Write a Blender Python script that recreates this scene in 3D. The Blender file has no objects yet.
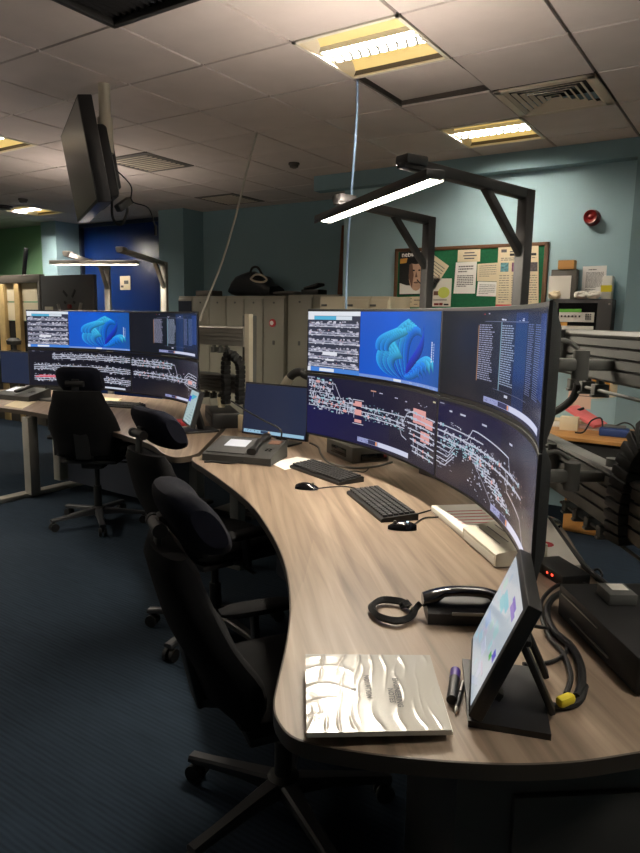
import bpy, bmesh, math, random
from mathutils import Vector, Matrix, noise
C = bpy.context.scene.collection
SC = bpy.context.scene
PI = math.pi
R = math.radians
# ------------------------------------------------------------------ camera
EYE = Vector((0, 0, 1.54))
YAW, PITCH, ROLL, FPX = -0.585034522, -0.160452158, 0.0177275398, 668.0
def cam_axes():
    cy, sy, cp, sp = math.cos(YAW), math.sin(YAW), math.cos(PITCH), math.sin(PITCH)
    f = Vector((sy*cp, cy*cp, sp)); r = Vector((cy, -sy, 0)); u = r.cross(f)
    cr, sr = math.cos(ROLL), math.sin(ROLL)
    return r*cr+u*sr, -r*sr+u*cr, f
AX, AY, AZ = cam_axes()
def P(x, y, z=None, Y=None, X=None, d=None):
    """pixel of the photograph -> point of the room on a plane z / Y / X or at a depth d"""
    r = AX*((x-320)/FPX) - AY*((y-426.5)/FPX) + AZ
    if z is not None: t = (z-EYE.z)/r.z
    elif Y is not None: t = Y/r.y
    elif X is not None: t = X/r.x
    else: t = d
    return EYE + r*t
cam = bpy.data.cameras.new('camera'); co = bpy.data.objects.new('camera', cam); C.objects.link(co)
cam.sensor_fit = 'VERTICAL'; cam.sensor_height = 24.0; cam.lens = FPX*24.0/853.0
cam.clip_start = .05
co.matrix_world = Matrix(((AX.x, AY.x, -AZ.x, EYE.x), (AX.y, AY.y, -AZ.y, EYE.y), (AX.z, AY.z, -AZ.z, EYE.z), (0, 0, 0, 1)))
SC.camera = co
SC.view_settings.view_transform = 'Standard'; SC.view_settings.look = 'None'
SC.view_settings.gamma = 1; SC.view_settings.use_curve_mapping = False
SC.view_settings.exposure = 0.6
SC.cycles.use_denoising = True
SC.cycles.max_bounces = 8; SC.cycles.diffuse_bounces = 5; SC.cycles.sample_clamp_indirect = 4
w = bpy.data.worlds.new('world'); SC.world = w; w.use_nodes = True
w.node_tree.nodes['Background'].inputs[0].default_value = (0, 0, 0, 1)
# ------------------------------------------------------------------ materials
def lin(c):
    return tuple((v/255/12.92 if v/255 <= .04045 else ((v/255+.055)/1.055)**2.4) for v in c)
def mat(name, rgb, rough=.6, metal=0.0, spec=.5, noise_amt=0.0, noise_scale=8.0, bump=0.0, bump_scale=200.0, emit=None, emit_s=1.0, coat=0.0):
    m = bpy.data.materials.new(name); m.use_nodes = True
    nt = m.node_tree; b = nt.nodes['Principled BSDF']
    col = (*lin(rgb), 1)
    b.inputs['Base Color'].default_value = col
    b.inputs['Roughness'].default_value = rough
    b.inputs['Metallic'].default_value = metal
    b.inputs['Specular IOR Level'].default_value = spec
    if coat: b.inputs['Coat Weight'].default_value = coat; b.inputs['Coat Roughness'].default_value = .1
    tc = nt.nodes.new('ShaderNodeTexCoord')
    if noise_amt:
        n = nt.nodes.new('ShaderNodeTexNoise'); n.inputs['Scale'].default_value = noise_scale; n.inputs['Detail'].default_value = 4
        nt.links.new(tc.outputs['Object'], n.inputs['Vector'])
        r = nt.nodes.new('ShaderNodeValToRGB')
        r.color_ramp.elements[0].position = .3; r.color_ramp.elements[1].position = .7
        r.color_ramp.elements[0].color = tuple(max(0, c*(1-noise_amt)) for c in col[:3])+(1,)
        r.color_ramp.elements[1].color = tuple(min(1, c*(1+noise_amt)) for c in col[:3])+(1,)
        nt.links.new(n.outputs['Fac'], r.inputs[0]); nt.links.new(r.outputs[0], b.inputs['Base Color'])
    if bump:
        n = nt.nodes.new('ShaderNodeTexNoise'); n.inputs['Scale'].default_value = bump_scale; n.inputs['Detail'].default_value = 2
        nt.links.new(tc.outputs['Object'], n.inputs['Vector'])
        bp = nt.nodes.new('ShaderNodeBump'); bp.inputs['Strength'].default_value = bump; bp.inputs['Distance'].default_value = .002
        nt.links.new(n.outputs['Fac'], bp.inputs['Height']); nt.links.new(bp.outputs[0], b.inputs['Normal'])
    if emit is not None:
        b.inputs['Emission Color'].default_value = (*lin(emit), 1); b.inputs['Emission Strength'].default_value = emit_s
    return m
M = {}
M['black'] = mat('black_plastic', (22, 22, 23), .45, noise_amt=.1)
M['blackgloss'] = mat('black_gloss', (14, 14, 16), .12)
M['blackmat'] = mat('black_matt_plastic', (19, 19, 20), .6, bump=.2, bump_scale=900)
M['rubber'] = mat('black_rubber', (16, 16, 17), .6)
M['fabric'] = mat('black_chair_fabric', (12, 12, 14), .95, spec=.2, noise_amt=.15, noise_scale=40, bump=.6, bump_scale=700)
M['navyfabric'] = mat('navy_headrest_fabric', (14, 16, 28), .95, spec=.2, noise_amt=.12, noise_scale=40, bump=.6, bump_scale=700)
M['alu'] = mat('brushed_aluminium', (150, 147, 140), .42, .35, noise_amt=.06)
M['alugrey'] = mat('grey_aluminium', (92, 92, 89), .5, .15, noise_amt=.06)
M['greymetal'] = mat('painted_grey_metal', (92, 90, 86), .5, .3, noise_amt=.05)
M['darkmetal'] = mat('dark_grey_metal', (52, 51, 50), .5, .3, noise_amt=.05)
M['palemetal'] = mat('pale_cream_metal', (196, 188, 168), .45, .1, noise_amt=.04)
M['locker'] = mat('locker_grey_beige_paint', (142, 139, 126), .5, noise_amt=.04, noise_scale=3)
M['lockerdark'] = mat('locker_gap', (40, 38, 34), .8)
M['cream'] = mat('cream_cabinet_paint', (190, 180, 156), .5, noise_amt=.04)
M['white'] = mat('white_plastic', (215, 213, 205), .45)
M['paper'] = mat('white_paper', (226, 222, 212), .8, noise_amt=.03)
M['papercream'] = mat('cream_paper', (222, 208, 176), .8, noise_amt=.03)
M['paperpink'] = mat('pinkish_paper', (224, 190, 170), .8, noise_amt=.03)
M['ink'] = mat('grey_ink', (98, 96, 98), .8)
M['inkdark'] = mat('dark_ink', (40, 40, 44), .8)
M['red'] = mat('red_plastic', (112, 20, 20), .35, noise_amt=.1)
M['redpaper'] = mat('red_print', (196, 60, 66), .7)
M['pink'] = mat('pink_card', (236, 120, 122), .7, noise_amt=.05)
M['yellow'] = mat('yellow_tag', (214, 196, 40), .6)
M['orange'] = mat('orange_card', (206, 150, 66), .7, noise_amt=.06)
M['brownwood'] = mat('red_brown_timber', (104, 58, 34), .55, noise_amt=.25, noise_scale=12)
M['framewood'] = mat('noticeboard_frame_timber', (92, 62, 38), .6, noise_amt=.2, noise_scale=20)
M['palewood'] = mat('pale_timber', (196, 170, 118), .6, noise_amt=.1, noise_scale=14)
M['greencloth'] = mat('green_noticeboard_cloth', (16, 92, 58), .95, noise_amt=.12, noise_scale=60, bump=.3, bump_scale=500)
M['purple'] = mat('purple_plastic', (70, 44, 130), .4)
M['bluebox'] = mat('blue_plastic', (34, 62, 120), .5)
M['greenlabel'] = mat('green_label', (96, 176, 60), .6)
M['yellowgreen'] = mat('lime_print', (196, 206, 96), .7)
M['skin'] = mat('printed_skin_tone', (196, 160, 136), .7, noise_amt=.1, noise_scale=20)
M['skindark'] = mat('printed_skin_shade', (110, 80, 66), .7)
M['blackprint'] = mat('black_print', (24, 23, 24), .6)
M['whiteprint'] = mat('white_print', (236, 234, 230), .7)
M['photoa'] = mat('photo_print_green', (92, 140, 150), .6, noise_amt=.6, noise_scale=60)
M['photob'] = mat('photo_print_purple', (110, 60, 96), .6, noise_amt=.6, noise_scale=60)
M['photoc'] = mat('photo_print_grey', (86, 80, 84), .6, noise_amt=.6, noise_scale=60)
M['bluedoor'] = mat('blue_door_paint', (8, 38, 96), .28, noise_amt=.05, noise_scale=2)
M['navypanel'] = mat('navy_panel', (30, 38, 56), .6, noise_amt=.06)
M['greyboard'] = mat('grey_board', (66, 66, 66), .7, noise_amt=.06)
M['partition'] = mat('partition_taupe_paint', (92, 86, 78), .6, noise_amt=.05)
M['tan'] = mat('tan_cardboard', (190, 140, 82), .8, noise_amt=.08)
M['cablewhite'] = mat('white_cable', (190, 188, 176), .5)
M['cableblue'] = mat('pale_blue_cable', (120, 146, 176), .45)
M['ledred'] = mat('red_status_light', (60, 5, 5), .4, emit=(255, 60, 40), emit_s=3)
M['ledwhite'] = mat('white_status_light', (60, 60, 60), .4, emit=(190, 230, 255), emit_s=2)
M['edge'] = mat('desk_edge_band', (66, 58, 50), .4, noise_amt=.08)
M['underdesk'] = mat('dark_blue_grey_laminate', (40, 44, 54), .45, noise_amt=.05)
M['cabinet'] = mat('dark_grey_cabinet_laminate', (58, 56, 54), .5, noise_amt=.06)
M['smoke'] = mat('sensor_plastic', (90, 86, 80), .6)
M['vent'] = mat('vent_cream_paint', (196, 184, 164), .6)
M['ventdark'] = mat('vent_inside_dark', (14, 14, 15), .8)

def wall_mat(name, rgb):
    return mat(name, rgb, .85, spec=.25, noise_amt=.035, noise_scale=1.4, bump=.12, bump_scale=350)
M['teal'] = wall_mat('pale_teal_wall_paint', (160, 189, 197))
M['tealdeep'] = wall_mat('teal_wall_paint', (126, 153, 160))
M['green'] = wall_mat('green_wall_paint', (138, 182, 140))
M['magnolia'] = wall_mat('pale_wall_paint', (190, 190, 180))
def wood_mat(name, ang, c0, c1, c2, scale=1.0):
    m = bpy.data.materials.new(name); m.use_nodes = True; nt = m.node_tree; b = nt.nodes['Principled BSDF']
    geo = nt.nodes.new('ShaderNodeNewGeometry'); mp = nt.nodes.new('ShaderNodeMapping')
    mp.inputs['Rotation'].default_value = (0, 0, ang)
    nt.links.new(geo.outputs['Position'], mp.inputs['Vector'])
    mp2 = nt.nodes.new('ShaderNodeMapping'); mp2.inputs['Scale'].default_value = (1.3*scale, 26*scale, 8)
    nt.links.new(mp.outputs[0], mp2.inputs['Vector'])
    n = nt.nodes.new('ShaderNodeTexNoise'); n.inputs['Scale'].default_value = 1.0; n.inputs['Detail'].default_value = 6; n.inputs['Distortion'].default_value = .6
    nt.links.new(mp2.outputs[0], n.inputs['Vector'])
    r = nt.nodes.new('ShaderNodeValToRGB'); e = r.color_ramp.elements
    e[0].position = .28; e[0].color = (*lin(c0), 1); e[1].position = .72; e[1].color = (*lin(c2), 1)
    k = e.new(.5); k.color = (*lin(c1), 1)
    nt.links.new(n.outputs['Fac'], r.inputs[0])
    # plank variation
    mp3 = nt.nodes.new('ShaderNodeMapping'); mp3.inputs['Scale'].default_value = (.55, 7.5, 1)
    nt.links.new(mp.outputs[0], mp3.inputs['Vector'])
    v = nt.nodes.new('ShaderNodeTexVoronoi'); v.inputs['Scale'].default_value = 1.0
    nt.links.new(mp3.outputs[0], v.inputs['Vector'])
    hs = nt.nodes.new('ShaderNodeHueSaturation')
    mr = nt.nodes.new('ShaderNodeMapRange'); mr.inputs['To Min'].default_value = .82; mr.inputs['To Max'].default_value = 1.12
    nt.links.new(v.outputs['Color'], mr.inputs['Value']); nt.links.new(mr.outputs[0], hs.inputs['Value'])
    nt.links.new(r.outputs[0], hs.inputs['Color']); nt.links.new(hs.outputs[0], b.inputs['Base Color'])
    b.inputs['Roughness'].default_value = .42; b.inputs['Specular IOR Level'].default_value = .4
    return m
M['oak'] = wood_mat('limed_oak_laminate', R(48), (114, 98, 83), (142, 123, 105), (163, 144, 125))
M['beech'] = wood_mat('warm_beech_laminate', R(10), (168, 118, 62), (184, 132, 72), (198, 146, 84))
def carpet_mat():
    m = bpy.data.materials.new('navy_striped_carpet'); m.use_nodes = True; nt = m.node_tree; b = nt.nodes['Principled BSDF']
    geo = nt.nodes.new('ShaderNodeNewGeometry')
    mp = nt.nodes.new('ShaderNodeMapping'); mp.inputs['Scale'].default_value = (6, 55, 1)
    nt.links.new(geo.outputs['Position'], mp.inputs['Vector'])
    n = nt.nodes.new('ShaderNodeTexNoise'); n.inputs['Scale'].default_value = 1; n.inputs['Detail'].default_value = 3
    nt.links.new(mp.outputs[0], n.inputs['Vector'])
    wv = nt.nodes.new('ShaderNodeTexWave'); wv.wave_type = 'BANDS'; wv.bands_direction = 'Y'; wv.inputs['Scale'].default_value = 16; wv.inputs['Distortion'].default_value = .6
    wv.inputs['Detail'].default_value = 1; nt.links.new(geo.outputs['Position'], wv.inputs['Vector'])
    mx = nt.nodes.new('ShaderNodeMath'); mx.operation = 'MULTIPLY_ADD'; mx.inputs[1].default_value = .35
    nt.links.new(wv.outputs['Fac'], mx.inputs[0]); nt.links.new(n.outputs['Fac'], mx.inputs[2])
    r = nt.nodes.new('ShaderNodeValToRGB'); e = r.color_ramp.elements
    e[0].position = .3; e[0].color = (*lin((23, 33, 43)), 1); e[1].position = 1.0; e[1].color = (*lin((36, 48, 61)), 1)
    nt.links.new(mx.outputs[0], r.inputs[0]); nt.links.new(r.outputs[0], b.inputs['Base Color'])
    bp = nt.nodes.new('ShaderNodeBump'); bp.inputs['Strength'].default_value = .5; bp.inputs['Distance'].default_value = .004
    nt.links.new(mx.outputs[0], bp.inputs['Height']); nt.links.new(bp.outputs[0], b.inputs['Normal'])
    b.inputs['Roughness'].default_value = .95; b.inputs['Specular IOR Level'].default_value = .15
    return m
M['carpet'] = carpet_mat()
M['tile'] = mat('ceiling_tile_mineral_fibre', (198, 188, 182), .9, spec=.2, noise_amt=.04, noise_scale=5, bump=.3, bump_scale=260)
M['tbar'] = mat('ceiling_grid_bar', (84, 76, 70), .6)
# screens: picture in a colour attribute
def screen_mat(name, strength, rough=.22):
    m = bpy.data.materials.new(name); m.use_nodes = True; nt = m.node_tree; b = nt.nodes['Principled BSDF']
    b.inputs['Base Color'].default_value = (.006, .006, .007, 1); b.inputs['Roughness'].default_value = rough
    a = nt.nodes.new('ShaderNodeAttribute'); a.attribute_name = 'picture'
    nt.links.new(a.outputs['Color'], b.inputs['Emission Color']); b.inputs['Emission Strength'].default_value = strength
    return m
M['screen'] = screen_mat('lit_screen_glass', .62)
M['touch'] = screen_mat('lit_touchscreen_glass', .5, .15)
# ------------------------------------------------------------------ mesh builder
class MB:
    def __init__(s): s.v, s.f, s.m, s.c = [], [], [], None
    def add(s, vs, fs, mi=0):
        o = len(s.v); s.v += [Vector(v) for v in vs]
        for f in fs: s.f.append([i+o for i in f]); s.m.append(mi)
        return s
    def box(s, c, size, rot=None, bev=0.0, mi=0, seg=2):
        bm = bmesh.new(); bmesh.ops.create_cube(bm, size=1.0)
        bmesh.ops.scale(bm, vec=Vector(size), verts=bm.verts)
        if bev: bmesh.ops.bevel(bm, geom=bm.edges[:], offset=min(bev, min(size)*.49), segments=seg, affect='EDGES', profile=.5)
        mt = Matrix.Translation(Vector(c)) @ (rot.to_4x4() if rot is not None else Matrix())
        bm.transform(mt); s.bm(bm, mi); return s
    def bm(s, bm, mi=0):
        bm.verts.index_update(); s.add([v.co.copy() for v in bm.verts], [[v.index for v in f.verts] for f in bm.faces], mi); bm.free()
    def between(s, a, b, w, h, up=(0, 0, 1), bev=0.0, mi=0):
        """rectangular bar from a to b; w across, h along 'up'"""
        a, b = Vector(a), Vector(b); d = (b-a); L = d.length; d.normalize(); up = Vector(up)
        x = d.cross(up)
        if x.length < 1e-4: x = d.cross(Vector((1, 0, 0)))
        x.normalize(); z = x.cross(d)
        rot = Matrix((x, d, z)).transposed()
        return s.box((a+b)/2, (w, L, h), rot, bev, mi)
    def cyl(s, a, b, r, r2=None, n=16, mi=0, cap=True):
        a, b = Vector(a), Vector(b); d = (b-a).normalized(); r2 = r if r2 is None else r2
        x = d.orthogonal().normalized(); y = d.cross(x)
        vs = [a+(x*math.cos(2*PI*i/n)+y*math.sin(2*PI*i/n))*r for i in range(n)]+[b+(x*math.cos(2*PI*i/n)+y*math.sin(2*PI*i/n))*r2 for i in range(n)]
        fs = [[i, (i+1) % n, n+(i+1) % n, n+i] for i in range(n)]
        if cap: fs += [list(range(n))[::-1], list(range(n, 2*n))]
        return s.add(vs, fs, mi)
    def lathe(s, prof, c=(0, 0, 0), axis=(0, 0, 1), n=24, mi=0):
        c = Vector(c); ax = Vector(axis).normalized(); x = ax.orthogonal().normalized(); y = ax.cross(x)
        vs, fs = [], []
        for r, h in prof:
            for i in range(n): vs.append(c+ax*h+(x*math.cos(2*PI*i/n)+y*math.sin(2*PI*i/n))*max(r, 1e-5))
        for k in range(len(prof)-1):
            for i in range(n): fs.append([k*n+i, k*n+(i+1) % n, (k+1)*n+(i+1) % n, (k+1)*n+i])
        fs += [list(range(n))[::-1], list(range((len(prof)-1)*n, len(prof)*n))]
        return s.add(vs, fs, mi)
    def tube(s, pts, r, n=8, mi=0, smooth=True, sub=6):
        pts = [Vector(p) for p in pts]
        if smooth and len(pts) > 2: pts = catmull(pts, sub)
        vs, fs = [], []; prev = None
        for i, p in enumerate(pts):
            d = (pts[min(i+1, len(pts)-1)]-pts[max(i-1, 0)])
            d = d.normalized() if d.length > 1e-9 else Vector((0, 0, 1))
            if prev is None: x = d.orthogonal().normalized()
            else:
                x = prev-d*prev.dot(d); x = x.normalized() if x.length > 1e-6 else d.orthogonal().normalized()
            prev = x; y = d.cross(x)
            for k in range(n): vs.append(p+(x*math.cos(2*PI*k/n)+y*math.sin(2*PI*k/n))*r)
        for i in range(len(pts)-1):
            for k in range(n): fs.append([i*n+k, i*n+(k+1) % n, (i+1)*n+(k+1) % n, (i+1)*n+k])
        fs += [list(range(n))[::-1], list(range((len(pts)-1)*n, len(pts)*n))]
        return s.add(vs, fs, mi)
    def prism(s, poly, z0, z1, mi=0):
        n = len(poly)
        vs = [Vector((p[0], p[1], z0)) for p in poly]+[Vector((p[0], p[1], z1)) for p in poly]
        fs = [list(range(n))[::-1], list(range(n, 2*n))]+[[i, (i+1) % n, n+(i+1) % n, n+i] for i in range(n)]
        return s.add(vs, fs, mi)
    def loft(s, secs, mi=0, caps=True):
        n = len(secs[0]); vs = [v for q in secs for v in q]; fs = []
        for k in range(len(secs)-1):
            for i in range(n): fs.append([k*n+i, k*n+(i+1) % n, (k+1)*n+(i+1) % n, (k+1)*n+i])
        if caps: fs += [list(range(n))[::-1], list(range((len(secs)-1)*n, len(secs)*n))]
        return s.add(vs, fs, mi)
    def quad(s, a, b, c, d, mi=0): return s.add([a, b, c, d], [[0, 1, 2, 3]], mi)
    def xf(s, mt, start=0):
        for i in range(start, len(s.v)): s.v[i] = mt @ s.v[i]
        return s
def catmull(pts, sub=6):
    out = []
    for i in range(len(pts)-1):
        p0, p1, p2, p3 = pts[max(i-1, 0)], pts[i], pts[i+1], pts[min(i+2, len(pts)-1)]
        for k in range(sub):
            t = k/sub
            out.append(.5*((2*p1)+(p2-p0)*t+(2*p0-5*p1+4*p2-p3)*t*t+(3*p1-p0-3*p2+p3)*t**3))
    out.append(pts[-1]); return out
def superell(cx, cy, a, b, n=24, e=2.6):
    out = []
    for i in range(n):
        t = 2*PI*i/n; c, s_ = math.cos(t), math.sin(t)
        out.append((cx+a*math.copysign(abs(c)**(2/e), c), cy+b*math.copysign(abs(s_)**(2/e), s_)))
    return out
FRAMES = {}
def tag(o, label=None, cat=None, group=None, kind=None):
    if label: o['label'] = label
    if cat: o['category'] = cat
    if group: o['group'] = group
    if kind: o['kind'] = kind
    return o
def thing(name, label, cat, loc=(0, 0, 0), rz=0.0, group=None):
    o = bpy.data.objects.new(name, None); C.objects.link(o); o.empty_display_size = .1
    o.location = loc; o.rotation_euler = (0, 0, rz)
    FRAMES[o.name] = Matrix.Translation(Vector(loc)) @ Matrix.Rotation(rz, 4, 'Z')
    return tag(o, label, cat, group)
def build(name, mb, mats, parent=None, world=False, smooth=35, origin=None):
    """one mesh object; world=True: the builder holds room coordinates"""
    if not isinstance(mats, (list, tuple)): mats = [mats]
    vs = mb.v
    fr = None
    if parent is not None:
        fr = FRAMES[parent.name]
        if world:
            inv = fr.inverted(); vs = [inv @ v for v in vs]
    elif origin is None:
        xs = [v.x for v in vs]; ys = [v.y for v in vs]; zs = [v.z for v in vs]
        origin = Vector(((min(xs)+max(xs))/2, (min(ys)+max(ys))/2, min(zs)))
    if parent is None: vs = [v-Vector(origin) for v in vs]
    me = bpy.data.meshes.new(name); me.from_pydata([tuple(v) for v in vs], [], mb.f); me.update()
    for m in mats: me.materials.append(m)
    me.polygons.foreach_set('material_index', mb.m)
    if mb.c is not None:
        at = me.color_attributes.new('picture', 'FLOAT_COLOR', 'CORNER')
        li = 0
        for p, cc in zip(me.polygons, mb.c):
            for k in range(p.loop_total):
                c = cc[k] if isinstance(cc[0], (tuple, list)) else cc
                at.data[p.loop_start+k].color = (c[0], c[1], c[2], 1)
    bm = bmesh.new(); bm.from_mesh(me)
    if mb.c is None: bmesh.ops.recalc_face_normals(bm, faces=bm.faces)
    bm.to_mesh(me); bm.free()
    if smooth:
        me.polygons.foreach_set('use_smooth', [True]*len(me.polygons)); me.set_sharp_from_angle(angle=R(smooth))
    o = bpy.data.objects.new(name, me); C.objects.link(o)
    if parent is not None:
        o.parent = parent; FRAMES[o.name] = fr
    else:
        o.location = origin; FRAMES[o.name] = Matrix.Translation(Vector(origin))
    return o
def struct(name, mb, mats, smooth=35):
    return tag(build(name, mb, mats, smooth=smooth), kind='structure')
def solo(name, mb, mats, label, cat, group=None, smooth=35):
    return tag(build(name, mb, mats, smooth=smooth), label, cat, group)
def copy_tree(o, parent=None):
    c = o.copy(); C.objects.link(c)
    if parent is not None: c.parent = parent
    for ch in list(o.children): copy_tree(ch, c)
    return c
def text_mb(txt, size, mi=0, extrude=0.0, align='LEFT', bold=False):
    cu = bpy.data.curves.new('txt', 'FONT'); cu.body = txt; cu.size = size; cu.align_x = align; cu.extrude = extrude
    cu.resolution_u = 2
    if bold: cu.offset = size*.02
    ob = bpy.data.objects.new('txt', cu); me = bpy.data.meshes.new_from_object(ob)
    mb = MB(); mb.add([v.co.copy() for v in me.vertices], [list(p.vertices) for p in me.polygons], mi)
    bpy.data.objects.remove(ob); bpy.data.curves.remove(cu); bpy.data.meshes.remove(me)
    return mb
def merge(dst, src, mt=None, mi=None):
    vs = [mt @ v for v in src.v] if mt is not None else src.v
    o = len(dst.v); dst.v += [Vector(v) for v in vs]
    for f, m in zip(src.f, src.m): dst.f.append([i+o for i in f]); dst.m.append(m if mi is None else mi)
    return dst
def frame3(A, B, Cc):
    """base frame from three floor-plan points: A near corner, u towards Cc, w towards B"""
    A, B, Cc = Vector(A), Vector(B), Vector(Cc); u = (Cc-A); u.z = 0; lu = u.length; u.normalize()
    wv = Vector((-u.y, u.x, 0)); lw = (B-A).dot(wv)
    if lw < 0: wv = -wv; lw = -lw
    return A, u, wv, lu, lw
# ================================================================== the room
CZ = 2.90
XL, XR, YB = -12.5, 3.2, -2.6
def wallbox(name, x0, x1, y0, y1, z0, z1, m):
    return struct(name, MB().box(((x0+x1)/2, (y0+y1)/2, (z0+z1)/2), (x1-x0, y1-y0, z1-z0)), m, smooth=0)
struct('floor', MB().box(((XL+XR)/2, 2.3, -.05), (XR-XL+.4, 10.2, .1)), M['carpet'], smooth=0)
wallbox('wall_back', XL, XR, YB-.1, YB, 0, 3.3, M['magnolia'])
wallbox('wall_right', XR, XR+.1, YB, 7.2, 0, 3.3, M['teal'])
wallbox('wall_left', XL-.1, XL, YB, 7.2, 0, 3.3, M['green'])
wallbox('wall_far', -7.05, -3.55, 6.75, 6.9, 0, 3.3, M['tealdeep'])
wallbox('wall_notice', -3.55, -.94, 5.72, 6.9, 0, 3.3, M['teal'])
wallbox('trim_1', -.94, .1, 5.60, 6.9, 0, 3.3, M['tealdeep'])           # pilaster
wallbox('trim_2', .1, XR, 5.72, 6.9, 0, 3.3, M['teal'])
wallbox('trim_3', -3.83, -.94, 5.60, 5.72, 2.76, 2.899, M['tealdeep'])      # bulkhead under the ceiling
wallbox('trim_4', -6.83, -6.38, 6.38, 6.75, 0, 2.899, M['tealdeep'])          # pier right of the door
wallbox('trim_5', -9.34, -8.98, 6.35, 6.9, 0, 2.899, M['teal'])         # pier left of the door
wallbox('wall_green', XL, -9.34, 6.55, 6.9, 0, 3.3, M['green'])
wallbox('trim_6', -9.0, -6.85, 6.83, 6.9, 0, 3.3, M['teal'])
# big blue door leaf between the piers, up to the ceiling
dr = struct('door_1', MB().box((-7.88, 6.80, 1.445), (2.0, .06, 2.88), None, .004), M['bluedoor'])
fm = MB()
fm.box((-6.875, 6.76, 1.445), (.06, .10, 2.88)); fm.box((-8.9, 6.76, 1.445), (.04, .10, 2.88)); fm.box((-7.88, 6.76, 2.86), (2.0, .10, .05))
build('door_frame', fm, M['navypanel'], dr, world=True)
build('door_handle', MB().cyl((-7.05, 6.765, .95), (-7.05, 6.765, 1.25), .012), M['alu'], dr, world=True)
# ceiling tiles on a 600 mm grid
def cell(i, j): return .6*i-2.14, .6*j+2.908
LIGHTS = [(0, 0), (0, 3), (-6, 0), (-11, 4), (6, 0), (6, 3), (4, -3), (-12, 3)]
VENTS = [(1, 2)]
FLAT = [(-6, 5), (-5, 2)]
BLACK = [(-1, -2)]
LOOSE = [(0, 1)]
skip = set(LIGHTS+VENTS+FLAT+BLACK+LOOSE)
tm = MB(); gap = .006
for i in range(-18, 9):
    for j in range(-10, 7):
        x, y = cell(i, j)
        x0, x1, y0, y1 = max(x, XL), min(x+.6, XR), max(y, YB), min(y+.6, 6.85)
        if x1-x0 < .03 or y1-y0 < .03 or (i, j) in skip: continue
        a0, a1, b0, b1 = x0+gap, x1-gap, y0+gap, y1-gap
        e = .004
        vs = [(a0, b0, CZ+.012), (a1, b0, CZ+.012), (a1, b1, CZ+.012), (a0, b1, CZ+.012),
              (a0+e, b0+e, CZ), (a1-e, b0+e, CZ), (a1-e, b1-e, CZ), (a0+e, b1-e, CZ)]
        tm.add(vs, [[7, 6, 5, 4], [0, 1, 5, 4], [1, 2, 6, 5], [2, 3, 7, 6], [3, 0, 4, 7]], 0)
for i in range(-18, 9):
    x, _ = cell(i, 0)
    if XL < x < XR: tm.box((x, (YB+6.85)/2, CZ+.026), (.024, 6.85-YB, .03), mi=1)
for j in range(-10, 7):
    _, y = cell(0, j)
    if YB < y < 6.85: tm.box(((XL+XR)/2, y, CZ+.026), (XR-XL, .024, .03), mi=1)
struct('ceiling', tm, [M['tile'], M['tbar']], smooth=0)
# slab above the false ceiling
struct('trim_7', MB().box(((XL+XR)/2, 2.2, 3.35), (XR-XL+.2, 9.8, .1)), M['ventdark'], smooth=0)

# ---- recessed louvre light fittings
M['lampwing'] = mat('warm_reflector_painted_glow', (190, 178, 140), .5, emit=(255, 216, 122), emit_s=.42)  # wings only reflect the tubes; their yellow glow is painted in as emission
M['lamptube'] = mat('lit_lamp_tube', (255, 250, 240), .5, emit=(255, 243, 226), emit_s=210)
M['lampfar'] = mat('lit_lamp_tube_far', (255, 250, 240), .5, emit=(255, 246, 232), emit_s=480)
M['louvre'] = mat('louvre_satin_metal', (206, 204, 200), .35, .5)
M['lamptray'] = mat('lamp_tray_white', (226, 220, 204), .5)
LBL = {(0, 0): 'nearest recessed ceiling light with yellow wings, above the blue hanging cable',
       (0, 3): 'recessed ceiling light with yellow wings close to the noticeboard wall',
       (-6, 0): 'lit recessed ceiling light cut by the left photo edge, left of the hanging television',
       (-11, 4): 'lit recessed ceiling light far off near the blue door'}
for k, (i, j) in enumerate(LIGHTS):
    x, y = cell(i, j)
    t = thing('ceiling_light', LBL.get((i, j), 'lit recessed ceiling light behind the camera'), 'light', (x+.3, y+.3, CZ), 0, 'recessed ceiling lights')
    h = MB()   # pan: sloping sides
    o, n_, zt = .29, .25, .085
    for sx, sy in ((1, 0), (-1, 0)):
        h.quad((sx*o, -o, 0), (sx*o, o, 0), (sx*n_, o, zt), (sx*n_, -o, zt))
    for sy in (1, -1):
        h.quad((-o, sy*o, 0), (o, sy*o, 0), (o, sy*o, zt), (-o, sy*o, zt))
    h.quad((-o, -o, zt), (o, -o, zt), (o, o, zt), (-o, o, zt))
    for sx, sy, lx, ly in ((1, 0, .02, .6), (-1, 0, .02, .6), (0, 1, .6, .02), (0, -1, .6, .02)):
        h.box((sx*.29, sy*.29, -.001), (lx, ly, .008))
    build('tray', h, M['lamptray'], t, smooth=0)
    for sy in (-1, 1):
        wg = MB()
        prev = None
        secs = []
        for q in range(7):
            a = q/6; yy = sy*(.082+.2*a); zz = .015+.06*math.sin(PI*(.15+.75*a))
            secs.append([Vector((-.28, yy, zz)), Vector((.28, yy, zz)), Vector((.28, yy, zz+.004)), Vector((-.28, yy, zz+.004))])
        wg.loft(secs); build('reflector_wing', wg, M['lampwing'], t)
    tb = MB().cyl((-.275, -.03, .045), (.275, -.03, .045), .013).cyl((-.275, .03, .045), (.275, .03, .045), .013)
    build('lamp_tube', tb, M['lampfar' if i <= -11 or i == 4 else 'lamptube'], t)
    lv = MB()
    for sy in (-1, 1): lv.box((0, sy*.08, .03), (.57, .003, .03))
    for q in range(11): lv.box((-.27+q*.054, 0, .022), (.0025, .155, .014))
    for q in range(10):
        xa = -.27+q*.054; lv.between((xa, -.075, .012), (xa+.054, .075, .012), .010, .003); lv.between((xa+.054, -.075, .012), (xa, .075, .012), .010, .003)
    lv.box((0, 0, .066), (.57, .155, .003))
    build('louvre', lv, M['louvre'], t, smooth=0)
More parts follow.
